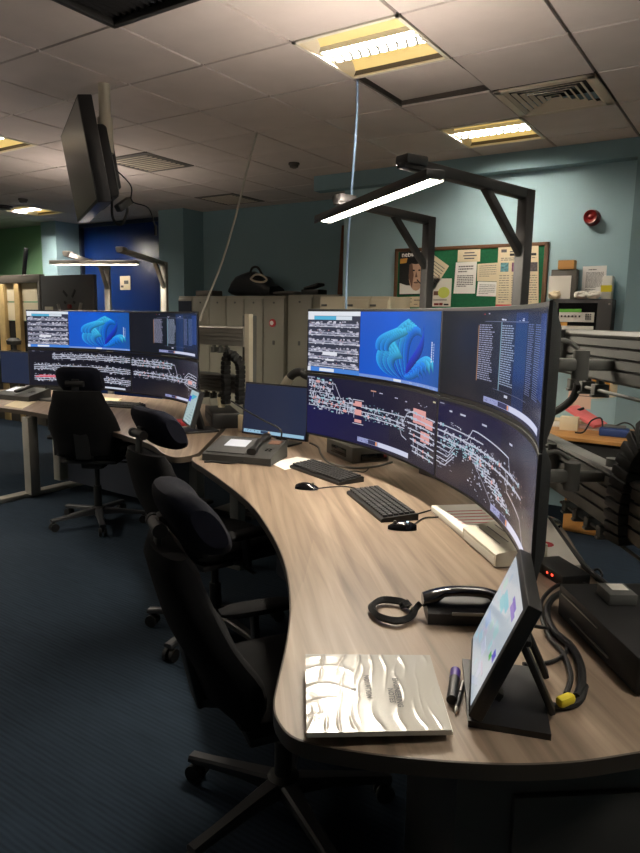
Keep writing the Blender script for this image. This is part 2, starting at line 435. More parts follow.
# ---- four-way air diffuser
x, y = cell(1, 2)
t = thing('air_vent', 'square four-way ceiling vent of nested angled slats, right of the lights', 'vent', (x+.3, y+.3, CZ))
fr = MB()
for sx, sy, lx, ly in ((1, 0, .05, .59), (-1, 0, .05, .59), (0, 1, .59, .05), (0, -1, .59, .05)): fr.box((sx*.27, sy*.27, -.004), (lx, ly, .012), None, .003)
build('vent_frame', fr, M['vent'], t)
build('vent_throat', MB().quad((-.29, -.29, .12), (.29, -.29, .12), (.29, .29, .12), (-.29, .29, .12)), M['ventdark'], t)
for k in range(6):
    a, b = .245-k*.04, .245-k*.04-.020
    s_ = MB(); z0, z1 = -.006, .004
    ro = [(a, a, z0), (-a, a, z0), (-a, -a, z0), (a, -a, z0)]; ri = [(b, b, z1), (-b, b, z1), (-b, -b, z1), (b, -b, z1)]
    for q in range(4):
        p0, p1, r0, r1 = ro[q], ro[(q+1) % 4], ri[q], ri[(q+1) % 4]
        s_.quad(p0, p1, r1, r0); up = Vector((0, 0, .003))
        s_.quad(Vector(p0)+up, Vector(r0)+up, Vector(r1)+up, Vector(p1)+up); s_.quad(p0, Vector(p0)+up, Vector(p1)+up, p1)
    build('slat_ring', s_, M['vent'], t, smooth=0)
# ---- flat perforated vents further off
for (i, j), l in zip(FLAT, ('flat square ceiling vent above the lockers, in the tile grid', 'flat square ceiling vent panel just right of the hanging television')):
    x, y = cell(i, j)
    t = thing('ceiling_panel', l, 'vent', (x+.3, y+.3, CZ))
    f_ = MB().box((0, 0, .004), (.585, .585, .012), None, .004); build('panel_plate', f_, M['smoke'], t)
    h = MB()
    for q in range(9): h.box((0, -.22+q*.055, -.004), (.46, .02, .006))
    build('panel_slots', h, M['vent'], t)
# ---- black open grille at the top edge
x, y = cell(-1, -2)
t = thing('black_vent', 'black square ceiling grille in a dark frame at the top left edge', 'vent', (x+.3, y+.3, CZ))
f_ = MB()
for sx, sy, lx, ly in ((1, 0, .03, .59), (-1, 0, .03, .59), (0, 1, .59, .03), (0, -1, .59, .03)): f_.box((sx*.28, sy*.28, -.008), (lx, ly, .03), None, .004)
build('grille_frame', f_, M['darkmetal'], t)
g = MB().quad((-.28, -.28, .1), (.28, -.28, .1), (.28, .28, .1), (-.28, .28, .1))
for q in range(14): g.box((-.26+q*.04, 0, .02), (.003, .55, .03))
build('grille_blades', g, M['ventdark'], t)
# ---- tile lying askew in the grid, leaving a dark gap
x, y = cell(0, 1)
lt = MB().box((0, 0, .009), (.54, .49, .018), None, .003)
o = solo('ceiling_tile', lt, M['tile'], 'loose ceiling tile pushed askew with a dark gap, beside the nearest light', 'ceiling tile')
o.location = (x+.325, y+.252, CZ+.010); o.rotation_euler = (R(-1.2), 0, R(-1.5))
# ---- ceiling sensors
def sensor(px, py, label, r=.05, h=.045, m='smoke'):
    p = P(px, py, z=CZ); t = thing('smoke_detector', label, 'smoke detector', p)
    build('detector_base', MB().lathe([(r, 0), (r, -h*.35), (r*.9, -h*.4)]), M[m], t)
    build('detector_head', MB().lathe([(r*.82, -h*.4), (r*.78, -h*.8), (r*.4, -h), (.001, -h)]), M[m], t)
sensor(294, 163, 'small round ceiling detector between the white cable and the blue cable')
sensor(23, 199, 'small round ceiling detector behind the hanging television, near the left lights', .055, .05)
sensor(3, 206, 'wide dark round ceiling sensor at the left photo edge', .12, .05, 'darkmetal')

# ================================================================== hanging television
p = P(104, 84, z=CZ)
t = thing('ceiling_television', 'black flat television hung from the ceiling on a pale pole, seen edge on', 'television', p)
tvd = Vector((math.cos(YAW)*-.41-math.sin(-YAW)*0, 0, 0))
right = Vector((AX.x, AX.y, 0)).normalized(); fwd = Vector((AZ.x, AZ.y, 0)).normalized()
wdir = (-.42*right+.86*fwd).normalized()        # from the near side to the far side
nrm = Vector((-wdir.y, wdir.x, 0)); nrm = nrm if nrm.dot(right) < 0 else -nrm
tilt = R(9); upv = (Vector((0, 0, 1))*math.cos(tilt)+nrm*math.sin(tilt)).normalized(); nv = (nrm*math.cos(tilt)-Vector((0, 0, 1))*math.sin(tilt)).normalized()
near_top = P(77, 94, d=3.72)
TW, TH = 1.0, .58
tvc = near_top+wdir*TW/2-upv*TH/2
rot = Matrix((wdir, -nv, upv)).transposed()
def tvp(a, b, c): return tvc+wdir*a+nv*b+upv*c
body = MB().box(tvp(0, -.04, 0), (TW, .08, TH), rot, .006)
build('television_body', body, M['black'], t, world=True)
b2 = MB().box(tvp(0, -.12, -.03), (TW*.62, .11, TH*.74), rot, .03); build('rear_housing', b2, M['blackmat'], t, world=True)
sc = MB(); sc.quad(tvp(-TW/2+.014, .0008, -TH/2+.02), tvp(TW/2-.014, .0008, -TH/2+.02), tvp(TW/2-.014, .0008, TH/2-.014), tvp(-TW/2+.014, .0008, TH/2-.014))
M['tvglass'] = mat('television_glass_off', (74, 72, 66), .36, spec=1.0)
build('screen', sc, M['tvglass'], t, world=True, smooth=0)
mb_ = MB().box(tvp(0, -.195, 0), (.30, .05, .34), rot, .01)
hub = tvp(0, -.155, 0); hub = Vector((p.x, p.y, hub.z+.12))
mb_.between(tvp(0, -.20, .05), hub, .08, .1)
build('wall_plate', mb_, M['darkmetal'], t, world=True)
build('pole', MB().cyl((p.x, p.y, CZ+.0), (p.x, p.y, hub.z+.02), .035).cyl((p.x, p.y, hub.z+.1), (p.x, p.y, hub.z-.1), .045), M['palemetal'], t, world=True)
q = tvp(-.3, -.12, -.26)
build('mains_adaptor', MB().box(q+right*.07+Vector((0, 0, -.02)), (.05, .12, .045), Matrix.Rotation(.6, 3, 'X'), .008), M['black'], t, world=True)
cb = MB().tube([q+Vector((0, 0, .02)), q-Vector((0, 0, .10)), q+right*.05-Vector((0, 0, .14)), q+right*.09-Vector((0, 0, .06)), q+right*.08], .008)
cb.tube([tvp(-.2, -.13, .0), q+right*.11+Vector((0, 0, .1)), q+right*.12+Vector((0, 0, .0)), q+right*.22-Vector((0, 0, .04)), q+right*.26-Vector((0, 0, .16))], .004)
cb.cyl(q+right*.26-Vector((0, 0, .14)), q+right*.26-Vector((0, 0, .2)), .009)
build('cable', cb, M['rubber'], t, world=True)
# ---- cables hanging from the ceiling
a = P(257, 133, z=CZ); e = P(200, 321, d=5.2)
pts = [a, P(247, 170, d=4.9), P(236, 215, d=5.0), P(222, 262, d=5.1), P(207, 300, d=5.2), e]
solo('hanging_cable', MB().tube(pts, .0075), M['cablewhite'], 'thin white cable hanging in a curve from the ceiling to the aluminium rail', 'cable')
a = P(357.5, 80, z=CZ)
pts = [a, P(357, 115, d=4.0), P(354, 160, d=4.05), P(351, 200, d=4.1), P(347, 262, d=4.15), P(346, 315, d=4.2)]
solo('hanging_cable', MB().tube(pts, .0075), M['cableblue'], 'pale blue cable hanging straight down from below the nearest ceiling light', 'cable')
# ================================================================== lockers against the far wall
def locker(x0, x1, yf, zt, label, group, split=.62, handle_u=.5, two=True):
    t = thing('locker', label, 'locker', ((x0+x1)/2, yf+.225, 0), 0, group); wd = x1-x0
    build('body', MB().box((0, .01, zt/2), (wd-.004, .43, zt), None, .004), M['locker'], t)
    zs = [(.08, split-.006), (split+.006, zt-.03)] if two else [(.08, zt-.03)]
    for a, b in zs:
        dmb = MB().box((0, -.213, (a+b)/2), (wd-.02, .018, b-a), None, .004)
        d = build('door', dmb, M['locker'], t); 
        h = MB().box((wd*(handle_u-.5), -.226, min(b-.12, a+(b-a)*.55)), (.03, .012, .05), None, .005).cyl((wd*(handle_u-.5), -.222, b-.05), (wd*(handle_u-.5), -.228, b-.05), .012)
        build('lock', h, M['alugrey'], d)
    return t
x = P(178, 300, Y=6.25).x
names = ['with a blue label, leftmost of the bank', 'second from the left of the bank', 'third from the left of the bank', 'fourth from the left, under the black bag',
         'fifth from the left, beside the pale upright post', 'with a round red and white sticker on its door']
edges = [P(px, 320, Y=6.25).x for px in (178, 192, 209, 226, 244, 263, 284.5)]
for k in range(6):
    lk = locker(edges[k], edges[k+1], 6.25, 1.79, 'tall grey beige steel locker '+names[k], 'steel lockers')
    if k == 5:
        c = P(272, 323, Y=6.02); 
        s_ = MB().cyl((c.x, 6.035, c.z), (c.x, 6.025, c.z), .045, n=24); build('round_sticker', s_, M['redpaper'], lk, world=True)
        s2 = MB().cyl((c.x-.008, 6.024, c.z), (c.x-.008, 6.022, c.z), .025, n=20); build('sticker_figure', s2, M['whiteprint'], lk, world=True)
    if k == 0:
        a = P(178.5, 301, Y=6.03); b = P(191.5, 313, Y=6.03)
        build('blue_label', MB().box(((a.x+b.x)/2, 6.03, (a.z+b.z)/2), (b.x-a.x, .006, a.z-b.z)), M['navypanel'], lk, world=True)
e2 = [P(px, 320, Y=6.25).x for px in (287, 312, 338)]
locker(e2[0], e2[1], 6.25, 1.80, 'tall grey beige steel locker just right of the dark gap, left of the near screens', 'steel lockers')
locker(e2[1], e2[2], 6.25, 1.80, 'tall steel locker mostly behind the near screens, rightmost of the bank', 'steel lockers')
# things on the lockers
p = P(258, 296, Y=6.45); zt = 1.79
t = thing('bag', 'black shiny holdall with a pale strap lying on top of the lockers', 'bag', (p.x, 6.45, zt))
secs = []
for k in range(9):
    a = k/8; xx = -.34+.62*a; hh = .09+.20*math.sin(PI*min(1, .15+.8*a))*(1-.2*(a > .8)); ww = .15
    secs.append([Vector((xx+.01*math.sin(5*i+k), cy, cz)) for i, (cy, cz) in enumerate(superell(0, hh/2+.002, ww, hh/2, 20, 2.4))])
bg = MB().loft(secs); 
for v in bg.v: v.x += .02*noise.noise(v*9); v.z = max(.001, v.z+.03*noise.noise(v*7+Vector((3, 1, 0))))
M['vinyl'] = mat('black_bag_nylon', (22, 24, 28), .4, bump=.4, bump_scale=60)
build('bag_body', bg, M['vinyl'], t)
build('handle', MB().tube([(-.05, -.10, .2), (0, -.12, .32), (.10, -.13, .33), (.16, -.10, .22)], .014), M['rubber'], t)
build('strap', MB().tube([(.0, -.14, .20), (.08, -.155, .245), (.18, -.16, .24), (.25, -.15, .19), (.2, -.155, .16), (.08, -.155, .17), (.0, -.14, .20)], .012), M['vent'], t)
p = P(209, 296, Y=6.4); solo('box_file', MB().box((p.x, 6.4, zt+.035), (.28, .2, .07), None, .008), M['smoke'], 'low grey box lying on the lockers at the left end, by the white cable', 'box')
p = P(289, 296, Y=6.4); solo('folded_coat', MB().loft([[Vector((p.x-.14+.30*k/6, 6.4+cy, zt+.03+cz)) for cy, cz in superell(0, 0, .13, .03*(1-.3*abs(k-3)/3), 14)] for k in range(7)]), M['smoke'], 'flat grey bundle lying on the lockers between the bag and the camera', 'bundle')
p = P(314, 292, Y=6.4)
t = thing('stacked_tray', 'dark small device with a raised front on the right lockers', 'device', (p.x, 6.4, 1.80))
build('device_body', MB().box((0, 0, .03), (.24, .18, .06), None, .01), M['darkmetal'], t)
build('device_top', MB().between((-.1, 0, .07), (.1, 0, .12), .14, .03, bev=.008), M['darkmetal'], t)
# timber leaning in the corner
a = P(339, 296, Y=6.35); b = P(343.5, 225, Y=6.55)
solo('timber_pole', MB().between((a.x-.02, 6.42, 1.805), (b.x-.02, 6.62, b.z), .075, .045, bev=.006), M['brownwood'], 'red brown timber batten standing in the corner above the lockers', 'timber')
# cream cabinets in front of the notice wall
ce = [P(px, 300, Y=5.3).x for px in (322, 348, 372, 391.5)]
zt = P(360, 296.5, Y=5.3).z
for k, l in enumerate(('leftmost, with a small catch, below the blue cable', 'middle one, in front of the notice wall', 'rightmost, beside the noticeboard frame')):
    t = thing('cupboard', 'cream steel cupboard behind the near screens, '+l, 'cupboard', ((ce[k]+ce[k+1])/2, 5.47, 0), 0, 'cream steel cupboards'); wd = ce[k+1]-ce[k]
    build('body', MB().box((0, .0, zt/2), (wd-.004, .40, zt), None, .004), M['cream'], t)
    d = build('door', MB().box((0, -.208, zt/2), (wd-.02, .016, zt-.06), None, .004), M['cream'], t)
    build('catch', MB().box((-wd*.3, -.22, zt-.08), (.06, .01, .02), None, .004), M['alugrey'], d)
# ================================================================== noticeboard
Yn = 5.72
def wq(px, py, y): return P(px, py, Y=y)
tl, tr = wq(395, 247.5, Yn-.03), wq(549, 243, Yn-.03)
zt = (tl.z+tr.z)/2; zb = zt-.90; xc = (tl.x+tr.x)/2; W_ = tr.x-tl.x
t = thing('noticeboard', 'green cloth noticeboard in a brown timber frame, covered with papers', 'noticeboard', (xc, Yn-.012, zb))
build('board_cloth', MB().box((0, 0, .45), (W_-.02, .02, .88)), M['greencloth'], t)
for nm, c, s_ in (('frame_rail', (0, -.004, .885), (W_, .032, .03)), ('frame_rail', (0, -.004, .015), (W_, .032, .03)), ('frame_stile', (-W_/2+.017, -.004, .45), (.034, .032, .9)), ('frame_stile', (W_/2-.017, -.004, .45), (.034, .032, .9))):
    build(nm, MB().box(c, s_, None, .004), M['framewood'], t)
yb = Yn-.025
def paper(name, quad, m, label, cat, lines=(), group=None, y=yb, extra=None):
    """quad: 4 pixels (tl,tr,br,bl) on the plane y; lines: (u0,u1,v,h) or (u0,u1,v,h,mat)"""
    q = [wq(*c, y) for c in quad]
    mb = MB(); th = Vector((0, -.0012, 0))
    def pt(u, v, off=0): 
        return (q[0]*(1-u)*(1-v)+q[1]*u*(1-v)+q[2]*u*v+q[3]*(1-u)*v)+Vector((0, -off, 0))
    f = [pt(0, 0, .0012), pt(1, 0, .0012), pt(1, 1, .0012), pt(0, 1, .0012)]; b = [pt(0, 0), pt(1, 0), pt(1, 1), pt(0, 1)]
    mb.add(f+b, [[0, 1, 2, 3], [7, 6, 5, 4], [0, 4, 5, 1], [1, 5, 6, 2], [2, 6, 7, 3], [3, 7, 4, 0]], 0)
    mats = [m, M['ink']]
    for ln in lines:
        u0, u1, v, h = ln[:4]; mm = ln[4] if len(ln) > 4 else M['ink']
        if mm not in mats: mats.append(mm)
        mb.quad(pt(u0, v, .002+.0002*mats.index(mm)), pt(u1, v, .002+.0002*mats.index(mm)), pt(u1, v+h, .002+.0002*mats.index(mm)), pt(u0, v+h, .002+.0002*mats.index(mm)), mats.index(mm))
    if extra: extra(mb, pt, mats)
    return solo(name, mb, mats, label, cat, group, smooth=0)
def para(u0, u1, v0, v1, n, seed=0, h=.012):
    rnd = random.Random(seed); out = []
    for k in range(n):
        v = v0+(v1-v0)*k/max(1, n-1); a = u0
        e = u1 if k < n-1 else u0+(u1-u0)*.6
        while a < e:
            w_ = rnd.uniform(.03, .12); out.append((a, min(a+w_, e), v, h)); a += w_+.018
    return out
def put_text(txt, size, bold=False):
    def f(mb, pt, mats, u=.1, v=.1, mm=None):
        o = pt(u, v, .003); ex = (pt(1, v)-pt(0, v)).normalized(); ez = (pt(u, 0)-pt(u, 1)).normalized()
        if mm not in mats: mats.append(mm)
        tb = text_mb(txt, size, bold=bold)
        mt = Matrix(((ex.x, ez.x, 0, o.x), (ex.y, ez.y, -1, o.y), (ex.z, ez.z, 0, o.z), (0, 0, 0, 1)))
        merge(mb, tb, mt, mats.index(mm))
    return f
# magazine cover
def cover(mb, pt, mats):
    def ell(cu, cv, ru, rv, mm, off, n=20, flat=None):
        if mm not in mats: mats.append(mm)
        mb.add([pt(cu+ru*math.cos(2*PI*i/n), cv+rv*math.sin(2*PI*i/n), off) for i in range(n)], [list(range(n))[::-1]], mats.index(mm))
    def poly(pts, mm, off):
        if mm not in mats: mats.append(mm)
        mb.add([pt(u, v, off) for u, v in pts], [list(range(len(pts)))[::-1]], mats.index(mm))
    poly([(.02, .72), (.3, .78), (.9, .8), (.98, .98), (.02, .98)], M['whiteprint'], .0022)
    ell(.68, .55, .30, .36, M['skin'], .0024); poly([(.40, .30), (.52, .28), (.58, .55), (.52, .85), (.38, .60)], M['skindark'], .0026)
    ell(.66, .20, .27, .10, M['blackprint'], .0028)
    for cu in (.58, .80): ell(cu, .44, .05, .018, M['blackprint'], .0030)
    poly([(.68, .46), (.74, .60), (.63, .60)], M['skindark'], .0030)
    ell(.68, .72, .10, .022, M['skindark'], .0030)
    poly([(.72, .64), (.97, .80), (.96, .83), (.70, .67)], M['blackprint'], .0032)
    poly([(.02, .16), (.32, .15), (.28, .26), (.02, .27)], M['orange'], .0032)
    put_text('network', .062, True)(mb, pt, mats, .08, .12, M['whiteprint'])
paper('magazine_cover', [(400, 252), (425, 250.5), (424, 294.5), (399, 295)], M['blackprint'], 'dark magazine cover with a large face and the word network, left on the noticeboard', 'poster', extra=cover)
paper('pinned_note', [(398, 297), (421, 296.5), (421, 307), (398, 307)], M['papercream'], 'pale note with a few lines below the face magazine cover', 'paper', para(.1, .6, .15, .8, 3, 1, .08)+para(.7, .95, .3, .7, 2, 2, .08))
paper('pinned_leaflet', [(434, 255), (449, 266), (433, 291), (419, 279)], M['papercream'], 'cream leaflet pinned at a slant, partly behind the lamp post', 'paper', para(.12, .9, .15, .85, 8, 3, .03))
def lime(mb, pt, mats):
    mats.append(M['yellowgreen']); n = 18
    mb.add([pt(.62+.3*math.cos(2*PI*i/n), .5+.2*math.sin(2*PI*i/n), .003) for i in range(n)], [list(range(n))[::-1]], len(mats)-1)
paper('pinned_leaflet', [(433, 278.5), (452, 278.5), (450.5, 306.5), (431, 306.5)], M['paper'], 'white leaflet with a lime green circle and a red line, low on the noticeboard', 'paper',
      [(.1, .35, .45, .15, M['skindark']), (.15, .4, .88, .08, M['red']), (.42, .6, .87, .09, M['red']), (.65, .9, .9, .06, M['inkdark']), (.1, .8, .75, .03)], extra=lime)
paper('pinned_notice', [(458, 250), (480.5, 249), (480, 261.5), (457.5, 262)], M['papercream'], 'small landscape notice with three bold lines, top middle of the noticeboard', 'paper', [(.3, .75, .22, .1), (.25, .85, .45, .1), (.3, .75, .68, .1)])
paper('pinned_notice', [(456, 262.5), (477, 261.5), (475, 293.5), (453.5, 293.5)], M['whiteprint'], 'white portrait notice with two paragraphs below the small landscape notice', 'paper', para(.15, .85, .12, .28, 3, 5, .04)+para(.12, .88, .42, .75, 7, 6, .03))
paper('pinned_notice', [(477.5, 264), (499, 262.5), (498, 281.5), (477, 281)], M['papercream'], 'cream typed sheet right of the white portrait notice, above another sheet', 'paper', para(.1, .9, .12, .7, 6, 8, .03))
paper('pinned_notice', [(478, 281.5), (498, 282), (496.5, 296.5), (476.5, 296)], M['whiteprint'], 'white typed sheet directly below the cream typed sheet', 'paper', para(.1, .9, .2, .8, 6, 9, .04))
paper('newsletter_poster', [(498.5, 246.5), (538.5, 245.5), (538.5, 306.5), (495.5, 306.5)], M['papercream'], 'large cream newsletter with three photographs, right on the noticeboard', 'poster',
      [(.08, .22, .05, .05, M['ink']), (.3, .7, .08, .022), (.3, .95, .12, .04, M['inkdark']), (.08, .28, .27, .15, M['photoa']), (.36, .56, .27, .15, M['photob']), (.78, .98, .27, .15, M['photoc']), (0, 1, .965, .035, M['redpaper'])]
      + para(.08, .95, .19, .22, 2, 10, .012)+para(.06, .3, .48, .92, 12, 11, .01)+para(.36, .6, .48, .92, 12, 12, .01)+para(.66, .97, .48, .92, 12, 13, .01), y=yb-.004)
# ================================================================== fire alarm sounder, alarm panel and things round it
c = wq(591, 217, Yn-.06)
t = thing('alarm_sounder', 'round dark red fire alarm sounder on the pale wall above the panel', 'alarm', (c.x, Yn+.002, c.z))
build('sounder_base', MB().lathe([(.062, 0), (.062, .02), (.056, .035)], axis=(0, -1, 0)), M['red'], t)
build('sounder_horn', MB().lathe([(.052, .03), (.056, .075), (.05, .09), (.034, .085), (.022, .07), (.012, .078), (.001, .08)], axis=(0, -1, 0)), M['red'], t)
a, b = wq(552, 300, Yn-.15), wq(613, 297.5, Yn-.15); zb = wq(552, 330, Yn-.15).z-.12
zt = (a.z+b.z)/2; xc = (a.x+b.x)/2; W_ = b.x-a.x; H_ = zt-zb
t = thing('alarm_control_unit', 'dark grey wall control panel with a keypad strip and green label', 'control panel', (xc, Yn-.073, zb))
build('panel_case', MB().box((0, 0, H_/2), (W_, .15, H_), None, .012), M['greyboard'], t)
w0 = -W_*.36; w1 = W_*.24
def fp(u0, u1, v0, v1, off, m, nm): 
    x0, x1 = w0+(w1-w0)*u0, w0+(w1-w0)*u1; z0, z1 = H_-.075-.17*v1, H_-.075-.17*v0
    return build(nm, MB().box(((x0+x1)/2, -.076-off, (z0+z1)/2), (x1-x0, .006, z1-z0)), m, t)
fp(-.04, 1.04, -.25, 1.2, 0, M['blackgloss'], 'recess')
fp(0, .98, .18, .62, .003, M['white'], 'fascia'); fp(0, .62, .02, .17, .003, M['greenlabel'], 'green_label'); fp(0, .98, .8, 1.1, .003, M['white'], 'lower_fascia')
fp(.0, .25, .64, .8, .003, M['orange'], 'orange_label')
for q in range(6): fp(.06+q*.1, .1+q*.1, .32, .4, .007, M['inkdark'], 'button')
for q in range(9): fp(.74+(q % 3)*.06, .78+(q % 3)*.06, .24+(q//3)*.1, .31+(q//3)*.1, .007, M['ink'], 'key')
for sx in (-1, 1): build('screw', MB().cyl((sx*W_*.45, -.074, H_-.04), (sx*W_*.45, -.079, H_-.04), .008, n=12), M['alu'], t)
ztp = zt
def on_panel(name, c, s, m, label, cat, rz=0, bev=.003):
    return solo(name, MB().box((c[0], c[1], c[2]), s, Matrix.Rotation(rz, 3, 'Z'), bev), m, label, cat)
# folder of papers leaning on the wall on top of the panel
q0, q1 = wq(552, 270, Yn-.08), wq(574.5, 269, Yn-.08)
t = thing('box_file', 'grey and white file standing on the panel, with loose sheets', 'file', ((q0.x+q1.x)/2, Yn-.085, ztp))
hh = q0.z-ztp
build('file_case', MB().box((.015, .015, hh/2), (q1.x-q0.x+.02, .09, hh), None, .004), M['smoke'], t)
build('white_sheet', MB().box((-.008, -.034, (hh-.05)/2), (q1.x-q0.x-.004, .006, hh-.05)), M['paper'], t)
c = wq(568, 266, Yn-.06); d = wq(560, 270, Yn-.06)
on_panel('carton', (c.x, Yn-.085, ztp+hh+.036), (.125, .08, .07), M['tan'], 'small brown cardboard carton on top of the grey file', 'carton')
paper('wall_notice', [(583, 266.5), (607, 265.5), (605, 297), (581, 297)], M['whiteprint'], 'white typed notice fixed to the wall above the control panel', 'paper', para(.25, .8, .1, .1, 1, 21, .03)+para(.15, .9, .2, .68, 14, 22, .016)+para(.15, .6, .75, .85, 3, 23, .016), y=Yn-.002)
c = wq(612, 290, Yn-.05)
t = thing('wall_dispenser', 'narrow white box with a yellow label, right end on top of the panel', 'dispenser', (c.x-.03, Yn-.06, ztp))
hh2 = wq(612, 276, Yn-.06).z-ztp
build('case', MB().box((0, 0, hh2/2), (.075, .08, hh2), None, .006), M['white'], t)
build('yellow_label', MB().box((-.002, -.042, hh2*.45), (.08, .004, .05)), M['yellow'], t)
rnd = random.Random(4)
for k, (px, l) in enumerate(((556, 'crumpled cream tissue at the left end on top of the panel'), (582, 'crumpled white tissue on top of the panel in the middle'), (595, 'crumpled white tissue on the panel nearest the yellow labelled box'))):
    c = wq(px, 296, Yn-.1)
    bm = bmesh.new(); bmesh.ops.create_icosphere(bm, subdivisions=3, radius=.045)
    for v in bm.verts:
        n_ = noise.noise(v.co*38+Vector((k*7, 0, 0))); v.co = v.co*(1+.35*n_); v.co.x *= 1.15; v.co.z = max(-.028, v.co.z*.75)
    mb = MB(); mb.bm(bm); mb.xf(Matrix.Translation((c.x+.0, Yn-.125, ztp+.0285)))
    solo('tissue', mb, M['paper' if k else 'papercream'], l, 'tissue', smooth=20)
# papers on the wall lower down, above the side desk
paper('wall_notice', [(572, 373), (592.5, 374.5), (590.5, 409.5), (566, 407.5)], M['paperpink'], 'pinkish lined notice on the wall under the slatted rail', 'paper', [(.2, .95, v, .02) for v in (.1, .22, .34, .46, .62)], y=Yn-.002)
q0 = wq(592.5, 379, Yn-.02); q1 = wq(609, 394, Yn-.02)
t = thing('wall_plaque', 'small orange framed plaque on the wall, hanging under the rail clips', 'plaque', ((q0.x+q1.x)/2, Yn-.012, q1.z))
wd, ht = q1.x-q0.x, q0.z-q1.z
build('plaque_board', MB().box((0, 0, ht/2), (wd, .02, ht), None, .003), M['orange'], t)
build('plaque_face', MB().box((0, -.012, ht*.52), (wd*.6, .004, ht*.45)), M['papercream'], t)
paper('wall_notice', [(607, 376), (618, 377), (617.5, 397), (590, 399)], M['papercream'], 'pale crooked sheet on the wall behind the orange plaque', 'paper', [], y=Yn-.001)

# ================================================================== side desk against the notice wall
zd = .735
x0, x1 = -2.3, .3
t = thing('side_desk', 'warm beech side desk against the notice wall, with a dark front panel', 'desk', ((x0+x1)/2, 5.27, 0))
hw = (x1-x0)/2
build('desktop', MB().box((0, 0, zd-.0125), (2*hw, .78, .025), None, .004), M['beech'], t)
build('apron', MB().box((0, -.33, zd-.085), (2*hw-.1, .03, .12)), M['darkmetal'], t)
for sx in (-1, 1):
    for sy in (-1, 1): build('leg', MB().box((sx*(hw-.08), sy*.32, (zd-.025)/2), (.05, .05, zd-.025), None, .004), M['darkmetal'], t)
c = P(603, 459, Y=5.2)
t = thing('drawer_pedestal', 'beech drawer pedestal standing under the side desk', 'drawers', (c.x, 5.3, 0))
build('carcass', MB().box((0, 0, .29), (.42, .56, .56), None, .004), M['beech'], t)
for k in range(3):
    d = build('drawer', MB().box((0, -.288, .115+k*.18), (.41, .018, .165), None, .003), M['beech'], t)
    build('handle', MB().box((.05, -.301, .13+k*.18), (.1, .012, .015), None, .003), M['alu'], d)
# clutter on the side desk
def atd(px, py): return P(px, py, z=zd)
c = atd(566, 424); 
rnd = random.Random(9)
for k, (px, py, sz, rz, m, l) in enumerate(((560, 425, (.32, .23, .012), .5, 'paper', 'white sheets at the left on the side desk'), (566, 421, (.31, .22, .02), .15, 'papercream', 'cream stack of sheets behind the small box on the side desk'),
                                            (590, 428, (.24, .18, .01), -.3, 'paper', 'white loose sheets right of the small box on the side desk'))):
    c = atd(px, py); solo('paper_sheets', MB().box((c.x, c.y, zd+sz[2]/2+.0005), sz, Matrix.Rotation(rz, 3, 'Z'), .001), M[m], l, 'papers')
a, b, h = atd(572, 426), atd(607, 426), 0
mb = MB().between((a.x-.02, 5.45, zd+.15), (b.x, 5.38, zd+.035), .2, .025, bev=.003)
solo('card_folder', mb, M['pink'], 'pink card folder leaning on the clutter at the back of the side desk', 'folder')
solo('carton', MB().box((atd(576, 426).x, atd(576, 430).y-.02, zd+.05), (.13, .09, .10), Matrix.Rotation(.1, 3, 'Z'), .003), M['papercream'], 'small cream open box in front of the pink folder on the side desk', 'carton')
c = atd(576, 428); solo('hole_punch', MB().between((c.x-.05, c.y+.06, zd+.115), (c.x+.03, c.y+.09, zd+.15), .03, .02, bev=.006), M['black'], 'black stapler lying across the cream open box', 'stapler')
c = atd(614, 436)
t = thing('blue_device', 'small blue and grey device with a black lead on the side desk', 'device', (c.x, c.y, zd), .1)
build('device_case', MB().box((0, 0, .03), (.2, .12, .06), None, .012), M['bluebox'], t)
build('device_top', MB().box((0, .01, .068), (.15, .08, .018), None, .008), M['alugrey'], t)
build('lead', MB().tube([(-.08, 0, .06), (-.1, .02, .12), (-.16, -.02, .1), (-.2, -.06, .02), (-.26, -.05, .008)], .006).tube([(0, 0, .07), (.06, .02, .1), (.12, 0, .08), (.16, -.04, .01)], .006), M['rubber'], t)
